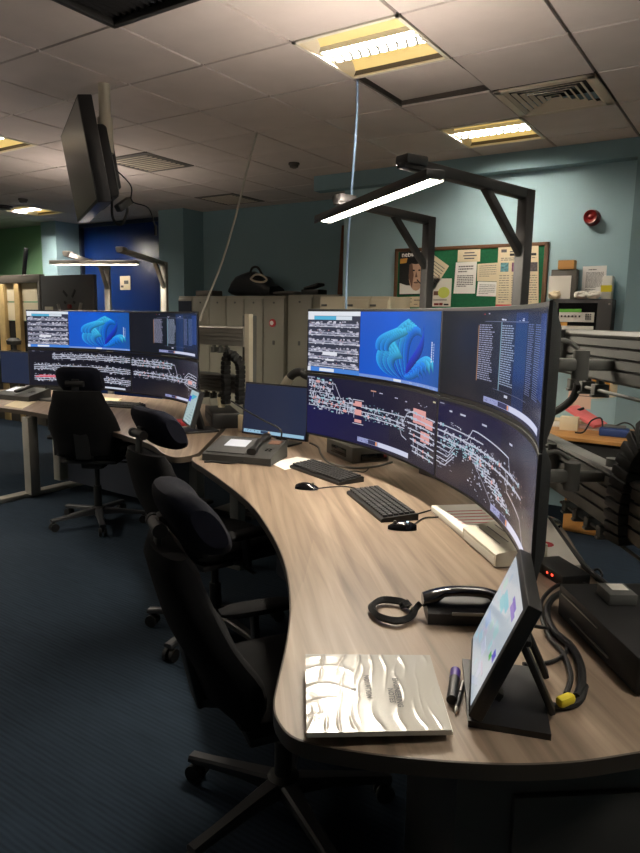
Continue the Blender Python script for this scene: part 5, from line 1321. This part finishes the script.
def qpt(Q, a_, b_): return Q[0]*(1-a_)*(1-b_)+Q[1]*a_*(1-b_)+Q[2]*a_*b_+Q[3]*(1-a_)*b_
body = MB(); vs = [Vector((v.x, v.y, DZ+.0006)) for v in qb]+[Vector((v.x, v.y, DZ+.008)) for v in qb]
body.add(vs, [[3, 2, 1, 0], [4, 5, 6, 7], [0, 1, 5, 4], [1, 2, 6, 5], [2, 3, 7, 6], [3, 0, 4, 7]]); build('back_cover', body, M['paper'], t, world=True, smooth=0)
ins = [Vector((v.x, v.y, 0)) for v in (qpt(qb, .02, .02), qpt(qb, .98, .02), qpt(qb, .98, .98), qpt(qb, .02, .98))]
pg = MB().prism([(v.x, v.y) for v in ins], DZ+.008, DZ+.022); build('pages', pg, M['smoke'], t, world=True, smooth=0)
def crinkle(a_, b_):
    """creases of the loose plastic: thin ridges that start at the edges and die out inwards"""
    def ridge(x, sharp): return (1-abs(math.sin(x)))**sharp
    wx = noise.noise(Vector((a_*3, b_*2.5, 1.7))); wy = noise.noise(Vector((a_*2.5, b_*3, 8.1)))
    bottom = ridge(a_*24+2.6*wx+1.8*b_, 3)*max(0, 1-b_/(.34+.25*noise.noise(Vector((a_*9, 3.3, 0)))))
    top = ridge(a_*23-3.0*wx+2.2*(1-b_), 3)*max(0, 1-(1-b_)/(.42+.3*noise.noise(Vector((a_*8, 7.7, 0)))))
    left = ridge(b_*17+3.0*wy+3*a_, 3)*max(0, 1-a_/(.36+.2*noise.noise(Vector((5.5, b_*8, 0)))))
    w_ = max(bottom, top, left)*.9+.35*ridge(a_*15+2.4*wx+1.9*wy, 5)*math.sin(PI*b_)
    fade = 1-.7*max(0, min(1, (a_-.66)/.2))*(1-abs(b_-.5)*1.1)
    return w_*fade*min(1, 14*min(a_, 1-a_, b_, 1-b_)+.25)
N, K = 170, 90; tv = MB(); vs = []
for j in range(K+1):
    for i in range(N+1):
        a_, b_ = i/N, j/K; vs.append(qpt(q, a_, b_)+Vector((0, 0, (.0026)*crinkle(a_, b_))))
fs = [[j*(N+1)+i, j*(N+1)+i+1, (j+1)*(N+1)+i+1, (j+1)*(N+1)+i] for j in range(K) for i in range(N)]
lo = len(vs); rim = [i for i in range(N+1)]+[(j*(N+1)+N) for j in range(1, K+1)]+[K*(N+1)+i for i in range(N-1, -1, -1)]+[j*(N+1) for j in range(K-1, 0, -1)]
tv.add(vs, fs)
rv = [vs[i]-Vector((0, 0, .010)) for i in rim]; o = len(tv.v); tv.v += rv
for k in range(len(rim)): tv.f.append([rim[k], rim[(k+1) % len(rim)], o+(k+1) % len(rim), o+k]); tv.m.append(0)
M['plastic'] = mat('glossy_clear_sleeve_over_paper', (172, 167, 156), .24, spec=.6, coat=.4)
build('front_cover', tv, M['plastic'], t, world=True, smooth=60)
def binder_text(txt, a_, b_, size):
    tb = text_mb(txt, size, bold=True); O = qpt(q, a_, b_)
    ex = (qpt(q, a_, b_-.3)-qpt(q, a_, b_)).normalized(); ey = (qpt(q, a_+.1, b_)-qpt(q, a_, b_)); ey = (ey-ex*ey.dot(ex)).normalized(); ez = ex.cross(ey)
    mb = MB(); mt = Matrix(((ex.x, ey.x, ez.x, O.x), (ex.y, ey.y, ez.y, O.y), (ex.z, ey.z, ez.z, O.z+.0024), (0, 0, 0, 1))); merge(mb, tb, mt)
    return mb
tx = MB()
for s_, a_, b_ in (('ENGINEERING', .655, .64), ('NOTES', .605, .50), ('NOTATION', .44, .68), ('0', .33, .50)): build('cover_lettering', binder_text(s_, a_, b_, .017), M['ink'], t, world=True, smooth=0)
# --- handset with coiled lead
A = D(426, 626); u = (D(490, 628)-A); u.z = 0; u.normalize(); w2 = Vector((-u.y, u.x, 0)); w2 = w2 if w2.dot(fwd) > 0 else -w2
c = A+u*.11+w2*.05
t = thing('desk_telephone', 'black telephone handset on a low cradle with a coiled lead, left of the touchscreen', 'telephone', (c.x, c.y, DZ+.0004), math.atan2(u.y, u.x))
build('cradle', MB().loft([[Vector((x, -.045, .002)), Vector((x, .05, .002)), Vector((x, .05, .05-.012*(abs(x)/.11)**2)), Vector((x, .035, .056-.012*(abs(x)/.11)**2)), Vector((x, -.035, .040)), Vector((x, -.045, .032))] for x in (-.105, -.09, -.05, 0, .05, .09, .105)]), M['black'], t)
hs = []
for k in range(13):
    a_ = k/12; x = -.115+.23*a_; e_ = abs(2*a_-1); hgt = .078-.022*e_**2.5; r1 = .026 if e_ > .55 else .019; 
    hs.append([Vector((x, .004+r1*1.05*cx, hgt+r1*.62*cz-(.006 if e_ > .6 else 0))) for cx, cz in superell(0, 0, 1, 1, 14)])
build('handset', MB().loft(hs), M['blackgloss'], t)
build('silver_slot', MB().box((.0, -.046, .034), (.085, .004, .010), None, .002), M['alu'], t)
coil = []; path = catmull([Vector(p_) for p_ in ((-.12, .01, .035), (-.135, .0, .022), (-.15, -.03, .014), (-.19, -.055, .014), (-.235, -.03, .014), (-.25, .03, .014), (-.22, .075, .014), (-.17, .07, .014), (-.15, .045, .016), (-.155, .02, .03), (-.17, .0, .034))], 16)
for i, p_ in enumerate(path):
    d = (path[min(i+1, len(path)-1)]-path[max(0, i-1)]).normalized(); s1 = d.cross(Vector((0, 0, 1))); s1 = s1.normalized() if s1.length > 1e-3 else Vector((1, 0, 0)); s2 = s1.cross(d)
    for k in range(4):
        th = 2*PI*(k/4); coil.append(p_+(s1*math.cos(th)+s2*math.sin(th))*.008+d*(k/4*.005))
build('coiled_lead', MB().tube(coil, .0035, n=5, smooth=False), M['rubber'], t)
# --- small black box with red lights, large black unit, power supply
t, lu, lw, sg = obox('router_box', D(562, 588), D(543, 567), D(590, 585.5), .036, M['black'], 'flat black box with small red lights behind the touchscreen', 'router')
build('status_light', MB().box((-lu/2-.0005, -sg*lw*.18, .020), (.003, .008, .006)).box((-lu/2-.0005, -sg*lw*.02, .018), (.003, .006, .005)), M['ledred'], t)
A, B = D(557, 614), D(635, 697)
u = (B-A); u.z = 0; Lb = u.length; u.normalize(); w2 = Vector((-u.y, u.x, 0)); w2 = w2 if w2.dot(right) > 0 else -w2
c = A+u*Lb/2+w2*.13
t = thing('power_unit', 'long black equipment unit at the right photo edge, carrying a small grey box', 'power unit', (c.x, c.y, DZ+.0004), math.atan2(u.y, u.x))
sg = 1 if Vector((-u.y, u.x, 0)).dot(w2) > 0 else -1
build('case', MB().box((0, 0, .046), (Lb, .26, .088), None, .006), M['blackmat'], t)
for k, (x0, z) in enumerate(((-.08, .070), (-.02, .025))): build('groove', MB().box((x0, -sg*.131, z), (Lb*.5, .004, .004)), M['alu'], t)
build('handle_bracket', MB().box((-Lb/2-.012, -sg*.10, .05), (.02, .03, .06), None, .006), M['black'], t)
for sx in (-1, 1):
    for sy in (-1, 1): build('foot', MB().cyl((sx*(Lb/2-.04), sy*.1, 0), (sx*(Lb/2-.04), sy*.1, .004), .012), M['rubber'], t)
ztop = DZ+.0004+.090
t, lu, lw, sg = obox('power_supply', P(609, 606, z=ztop), P(596, 593, z=ztop), P(637, 606.5, z=ztop), .03, M['alugrey'], 'small grey metal box with a white label on top of the black equipment unit', 'power supply', z=ztop, bev=.003)
build('white_label', MB().box((.005, sg*.01, .0304), (lu*.6, lw*.5, .0008)), M['paper'], t)
# --- cables round the unit
cable([dp(604, 598, .012), dp(590, 590, .012), dp(570, 590, .012), dp(553, 598, .014), dp(547, 613, .014), dp(555, 632, .012), dp(570, 645, .012), dp(580, 662, .012), dp(582, 683, .012), dp(576, 697, .012)], .009, 'thick black lead curving round the left end of the black equipment unit')
cable([dp(598, 592, .008), dp(580, 583, .007), dp(556, 586, .007), dp(540, 606, .007), dp(549, 636, .007), dp(563, 653, .007), dp(571, 675, .007), dp(566, 694, .007)], .006, 'second black lead beside the thick lead, left of the equipment unit')
cable([dp(523, 664, .008), dp(540, 664, .006), dp(556, 660, .006), dp(566, 652, .006), dp(566, 640, .006), dp(552, 630, .006), dp(534, 626, .03)], .005, 'thin black lead looping out from behind the touchscreen')
cable([dp(585, 686, .008), dp(580, 700, .008), dp(568, 706, .008), dp(553, 706, .008)], .008, 'short black plug lead with a yellow tag behind the touchscreen base')
a_, b_ = P(558, 703, z=DZ+.02), P(573, 697, z=DZ+.022)
t = thing('cable_tag', 'bright yellow tag wrapped round the black leads behind the touchscreen base', 'tag', (a_+b_)/2-Vector((0, 0, .021)))
build('tag_sleeve', MB().between(a_, b_, .022, .022, bev=.008), M['yellow'], t, world=True)
cable([dp(550, 519.5, .011), dp(564, 540, .011), dp(580, 560.5, .011), dp(592, 573, .011), dp(602, 581, .011), dp(610, 588, .011)], .010, 'black lead running along the back edge of the desk beside the stamped folder')
cable([dp(591, 572, .008), dp(598, 569, .02), dp(602, 575, .01), dp(596, 580, .008)], .004, 'thin curled lead behind the flat black box')
# ================================================================== equipment on the far desk
q = [D(-14, 403.5), D(25, 403), D(32, 391), D(-2, 390)]
t = thing('telephone_console', 'dark grey telephone console at the left photo edge on the far desk', 'telephone', D(10, 401)+Vector((.02, .15, .0004)), R(8))
build('console_body', MB().loft(wedge(-.27, .17, -.12, .14, .05, .10)), M['turret'], t)
build('display', MB().box(on_slope(-.15, .02, .007), (.14, .12, .003), rx), M['lcd'], t)
build('handset', MB().box(on_slope(-.01, .0, .03), (.05, .22, .03), rx, .012), M['black'], t)
for q_ in range(4): build('button', MB().box(on_slope(.08+.03*(q_ % 2), -.03+.03*(q_//2), .006), (.018, .014, .006), rx, .002), M['black'], t)
build('gooseneck', MB().tube([(.13, .12, .1), (.14, .13, .25), (.10, .14, .36), (.02, .14, .36), (-.03, .13, .30)], .007), M['rubber'], t)
c = P(12, 390, d=6.3)
t = thing('flat_monitor', 'blank navy flat monitor at the left photo edge, behind a telephone console', 'monitor', (D(8, 392).x, D(8, 392).y+.12, DZ+.0004), R(10))
build('housing', MB().box((0, .02, .24), (.50, .03, .34), None, .005), M['black'], t); sm = MB(); sm.c = []
sm.add([(-.24, .004, .08), (.24, .004, .08), (.24, .004, .40), (-.24, .004, .40)], [[0, 1, 2, 3]]); sm.c.append(lin((36, 44, 66))); build('screen', sm, M['screen'], t, smooth=0)
build('stand', MB().box((0, .06, .006), (.22, .16, .012), None, .004).between((0, .06, .01), (0, .045, .2), .08, .02, up=(0, -1, 0)), M['black'], t)
def flat_sheet(pts, h, m, name, label, cat):
    v = [D(*k) for k in pts]; return solo(name, MB().prism([(k.x, k.y) for k in v], DZ+.0004, DZ+h), M[m], label, cat, smooth=0)
flat_sheet([(4, 406), (18, 400), (36, 402), (22, 409)], .004, 'papercream', 'paper_sheets', 'pale sheets in front of the far telephone console', 'papers')
c = D(34, 397); solo('mug', MB().lathe([(.03, 0), (.04, .01), (.042, .09), (.038, .09), (.036, .02), (.001, .015)], (c.x, c.y, DZ)), M['red'], 'small red mug beside the far telephone console', 'mug')
c = D(56, 401); solo('notebook', MB().box((c.x, c.y, DZ+.0105), (.26, .16, .02), Matrix.Rotation(.2, 3, 'Z'), .003), M['greyboard'], 'dark grey closed notebook near the red mug on the far desk', 'notebook')
def keyb_px(pts, L_, W_, label):
    v = [D(*k) for k in pts]; c = sum(v, Vector())/4; a_ = math.atan2((v[1]-v[0]).y, (v[1]-v[0]).x); return keyboard(c, a_, L_, W_, label)
keyb_px([(104, 409), (130, 411), (134, 404), (108, 402.5)], .45, .15, 'black keyboard on the far desk right of the far chair headrest')
c = D(138, 406); mouse(c, R(100), 'small black mouse beside the keyboard on the far desk')
flat_sheet([(96, 402), (116, 404), (122, 400), (101, 398)], .012, 'papercream', 'paper_sheets', 'cream pad behind the keyboard on the far desk', 'papers')
flat_sheet([(150, 436), (180, 434), (188, 426), (166, 427)], .003, 'paper', 'paper_sheets', 'white sheets between the middle headrest and the small touchscreen', 'papers')
c = D(176, 426); solo('card_folder', MB().box((c.x, c.y+.05, DZ+.02), (.16, .08, .03), Matrix.Rotation(-.3, 3, 'Z'), .004), M['redpaper'], 'bright red folded card beside the small touchscreen on the far desk', 'card')
# small touchscreen of the far desk
c = D(197, 431)
t = thing('touchscreen', 'small black touchscreen showing a pale page, on the far desk', 'monitor', (c.x, c.y, DZ+.0004))
tb_ = P(183.5, 423, z=.80); 
A_, B_, C_, D_ = P(182, 421, d=4.75), P(190.5, 428, d=4.45), P(200.5, 391.5, d=4.45), P(192, 387.5, d=4.75)
mid_n = (B_-A_).cross(D_-A_).normalized(); mid_n = mid_n if mid_n.dot(EYE-A_) > 0 else -mid_n
hb = MB(); hb.add([A_, B_, C_, D_]+[v-mid_n*.03 for v in (A_, B_, C_, D_)], [[0, 1, 2, 3], [7, 6, 5, 4], [0, 4, 5, 1], [1, 5, 6, 2], [2, 6, 7, 3], [3, 7, 4, 0]]); build('housing', hb, M['black'], t, world=True, smooth=0)
sm = MB(); sm.c = []
def ts2(a_, b_, off): return A_*(1-a_)*(1-b_)+B_*a_*(1-b_)+C_*a_*b_+D_*(1-a_)*b_+mid_n*off
def r2(a0, a1, b0, b1, col, off): sm.add([ts2(a0, b0, off), ts2(a1, b0, off), ts2(a1, b1, off), ts2(a0, b1, off)], [[0, 1, 2, 3]]); sm.c.append(lin(col))
r2(.08, .92, .05, .95, (182, 206, 208), .001); r2(.3, .8, .7, .84, (84, 190, 220), .0015); r2(.08, .3, .62, .78, (60, 70, 210), .0015)
for k in range(6): r2(.18, .8, .12+.08*k, .15+.08*k, (150, 176, 184), .0015)
build('screen', sm, M['touch'], t, world=True, smooth=0)
pc = (A_+B_+C_+D_)/4; st = MB().box((c.x, c.y, DZ+.008), (.2, .26, .015), Matrix.Rotation(-.5, 3, 'Z'), .004)
st.between(pc-mid_n*.03, (c.x+.03, c.y+.02, DZ+.012), .05, .03, bev=.004); build('stand', st, M['black'], t, world=True)
# black equipment box behind the small touchscreen, white cup on it
c = D(228, 420)
c = Vector((-3.1, 3.72, 0)) 
p_ = P(222, 408, z=.86)
t = thing('equipment_box', 'low black equipment box behind the near telephone console, carrying a pale cup', 'equipment', (p_.x, p_.y, DZ+.0004), R(-40))
build('case', MB().box((0, 0, .055), (.46, .2, .11), None, .006), M['black'], t)
build('front_panel', MB().box((0, -.102, .055), (.4, .004, .06), None, .001), M['greyboard'], t)
p_ = P(221.5, 407, z=DZ+.112); solo('cup', MB().lathe([(.026, 0), (.034, .075), (.031, .075), (.024, .008), (.001, .008)], (p_.x, p_.y, DZ+.1106)), M['papercream'], 'pale paper cup standing on the low black equipment box', 'cup')
p_ = D(239, 432); 
solo('white_tab', MB().box((p_.x, p_.y+.03, DZ+.06), (.05, .03, .12), Matrix.Rotation(.3, 3, 'Z'), .006), M['papercream'], 'small cream upright tab at the left edge of the small flat monitor', 'card')
# ================================================================== office chairs
def make_chair(label):
    """front of the chair is +Y"""
    t = thing('office_chair', label, 'chair', (0, 0, 0), 0, None)
    secs = []
    for k in range(9):
        a_ = k/8; y = -.22+.47*a_; hw = .24*(1-.18*(2*a_-1)**4); th = .042*(1-.45*(2*a_-1)**6)
        z = .455-.02*max(0, a_-.75)*4
        secs.append([Vector((x, y, z+zz)) for x, zz in superell(0, 0, hw, th, 24, 3.2)])
    build('seat', MB().loft(secs), M['fabric'], t)
    build('seat_pan', MB().box((0, .0, .40), (.40, .40, .03), None, .012), M['rubber'], t)
    # backrest: lofted upwards, lumbar curve, leaning back
    secs = []
    for k in range(13):
        a_ = k/12; z = .46+.47*a_; yc = -.235-.15*a_-.012*math.sin(PI*a_)+.035*math.exp(-((a_-.22)/.2)**2)
        hw = .215+.035*math.sin(PI*min(1, a_*1.2))-.055*a_**3; th = (.055+.018*math.exp(-((a_-.22)/.22)**2))*(1 if 0 < k < 12 else .6)
        secs.append([Vector((x, yc+yy+.05*(abs(x)/.25)**2, z)) for x, yy in superell(0, 0, hw, th, 28, 2.8)])
    build('backrest', MB().loft(secs), M['fabric'], t)
    build('back_shell', MB().between((0, -.29, .44), (0, -.365, .80), .10, .025, up=(0, -1, 0), bev=.008).between((0, -.05, .39), (0, -.30, .46), .10, .03, bev=.01), M['rubber'], t)
    # headrest
    secs = []
    for k in range(13):
        a_ = k/12; x = -.15+.30*a_; e_ = 1-abs(2*a_-1)**7*.42
        secs.append([Vector((x, -.32+yy-.55*zz+.03*abs(2*a_-1)**2, .97+zz)) for yy, zz in superell(0, 0, .062*e_, .092*e_, 22, 2.5)])
    h = build('headrest', MB().loft(secs), M['navyfabric'], t)
    br = MB().between((0, -.40, .82), (0, -.395, .97), .05, .014, up=(0, -1, 0), bev=.004).between((0, -.395, .965), (0, -.33, .975), .05, .03, bev=.005).cyl((-.04, -.40, .95), (.04, -.40, .95), .018).cyl((-.06, -.40, .95), (-.04, -.40, .95), .02).cyl((.04, -.40, .95), (.06, -.40, .95), .02)
    build('headrest_bracket', br, M['rubber'], t)
    for s_ in (-1, 1):
        ap = MB().between((s_*.20, -.02, .40), (s_*.285, -.02, .42), .05, .02, bev=.005).between((s_*.285, -.02, .41), (s_*.285, -.03, .545), .05, .022, bev=.006)
        arm_ = build('armrest_post', ap, M['rubber'], t)
        secs = []
        for k in range(7):
            a_ = k/6; y = -.15+.27*a_; e_ = 1-.5*abs(2*a_-1)**6
            secs.append([Vector((s_*.285+x, y, .56+zz)) for x, zz in superell(0, 0, .045*e_, .016*e_, 16, 3)])
        build('arm_pad', MB().loft(secs), M['fabric'], arm_)
    build('tilt_mechanism', MB().box((0, -.01, .365), (.16, .26, .06), None, .015).cyl((.08, .03, .36), (.25, .03, .355), .007).box((.25, .03, .355), (.04, .02, .008), None, .003), M['rubber'], t)
    build('gas_column', MB().cyl((0, 0, .11), (0, 0, .25), .028).cyl((0, 0, .25), (0, 0, .35), .018), M['rubber'], t)
    build('hub', MB().lathe([(.05, .075), (.055, .09), (.05, .125), (.03, .135), (.001, .135)]), M['rubber'], t)
    for k in range(5):
        th = 2*PI*k/5+BASE_ROT; d = Vector((math.cos(th), math.sin(th), 0)); s2 = Vector((-d.y, d.x, 0))
        secs = []
        for a_, hw, z0, z1 in ((.03, .03, .075, .125), (.15, .024, .080, .112), (.27, .020, .072, .098), (.35, .022, .070, .090)):
            secs.append([d*a_+s2*q*hw+Vector((0, 0, z)) for q, z in ((-1, z0), (1, z0), (1, z1-.008), (.7, z1), (-.7, z1), (-1, z1-.008))])
        lg = build('base_leg', MB().loft(secs), M['chairbase'], t)
        c = d*.33; cs = MB()
        sw = s2
        for q in (-1, 1): cs.cyl(c+sw*q*.008+Vector((0, 0, .0305)), c+sw*q*.027+Vector((0, 0, .0305)), .030, n=18)
        cs.cyl(c+Vector((0, 0, .03)), c+Vector((0, 0, .075)), .008); cs.box(c+Vector((0, 0, .05)), (.02, .016, .03), None, .003)
        build('castor', cs, M['rubber'], lg)
    return t
M['chairbase'] = mat('chair_base_polished', (56, 57, 60), .4, .25)
BASE_ROT = R(5)
def place_chair(t, c, face, label):
    t.location = (c[0], c[1], 0); t.rotation_euler = (0, 0, math.atan2(face[1], face[0])-PI/2); t['label'] = label
proto = make_chair('chair')
near = proto
mid_c = copy_tree(proto); far_c = copy_tree(proto)
place_chair(near, (-1.125, 1.525), (.54, .84), 'black office chair nearest the camera, drawn up to the near desk')
place_chair(mid_c, (-2.13, 2.31), (.30, .95), 'black office chair in the middle, between the near chair and the far chair')
place_chair(far_c, (-4.03, 3.11), (-.55, .83), 'black office chair furthest away, with its back to us before the far screens')
for ch, dz, dh in ((near, .0, .03), (mid_c, .02, .06), (far_c, .10, .03)):
    for o in ch.children:
        n_ = o.name.split('.')[0]
        if n_ == 'gas_column': o.scale.z = 1+dz/.35; o.location.z -= .11*dz/.35
        elif n_ not in ('base_leg', 'hub'): o.location.z += dz+(dh if n_.startswith('headrest') else 0); o.location.y += .025
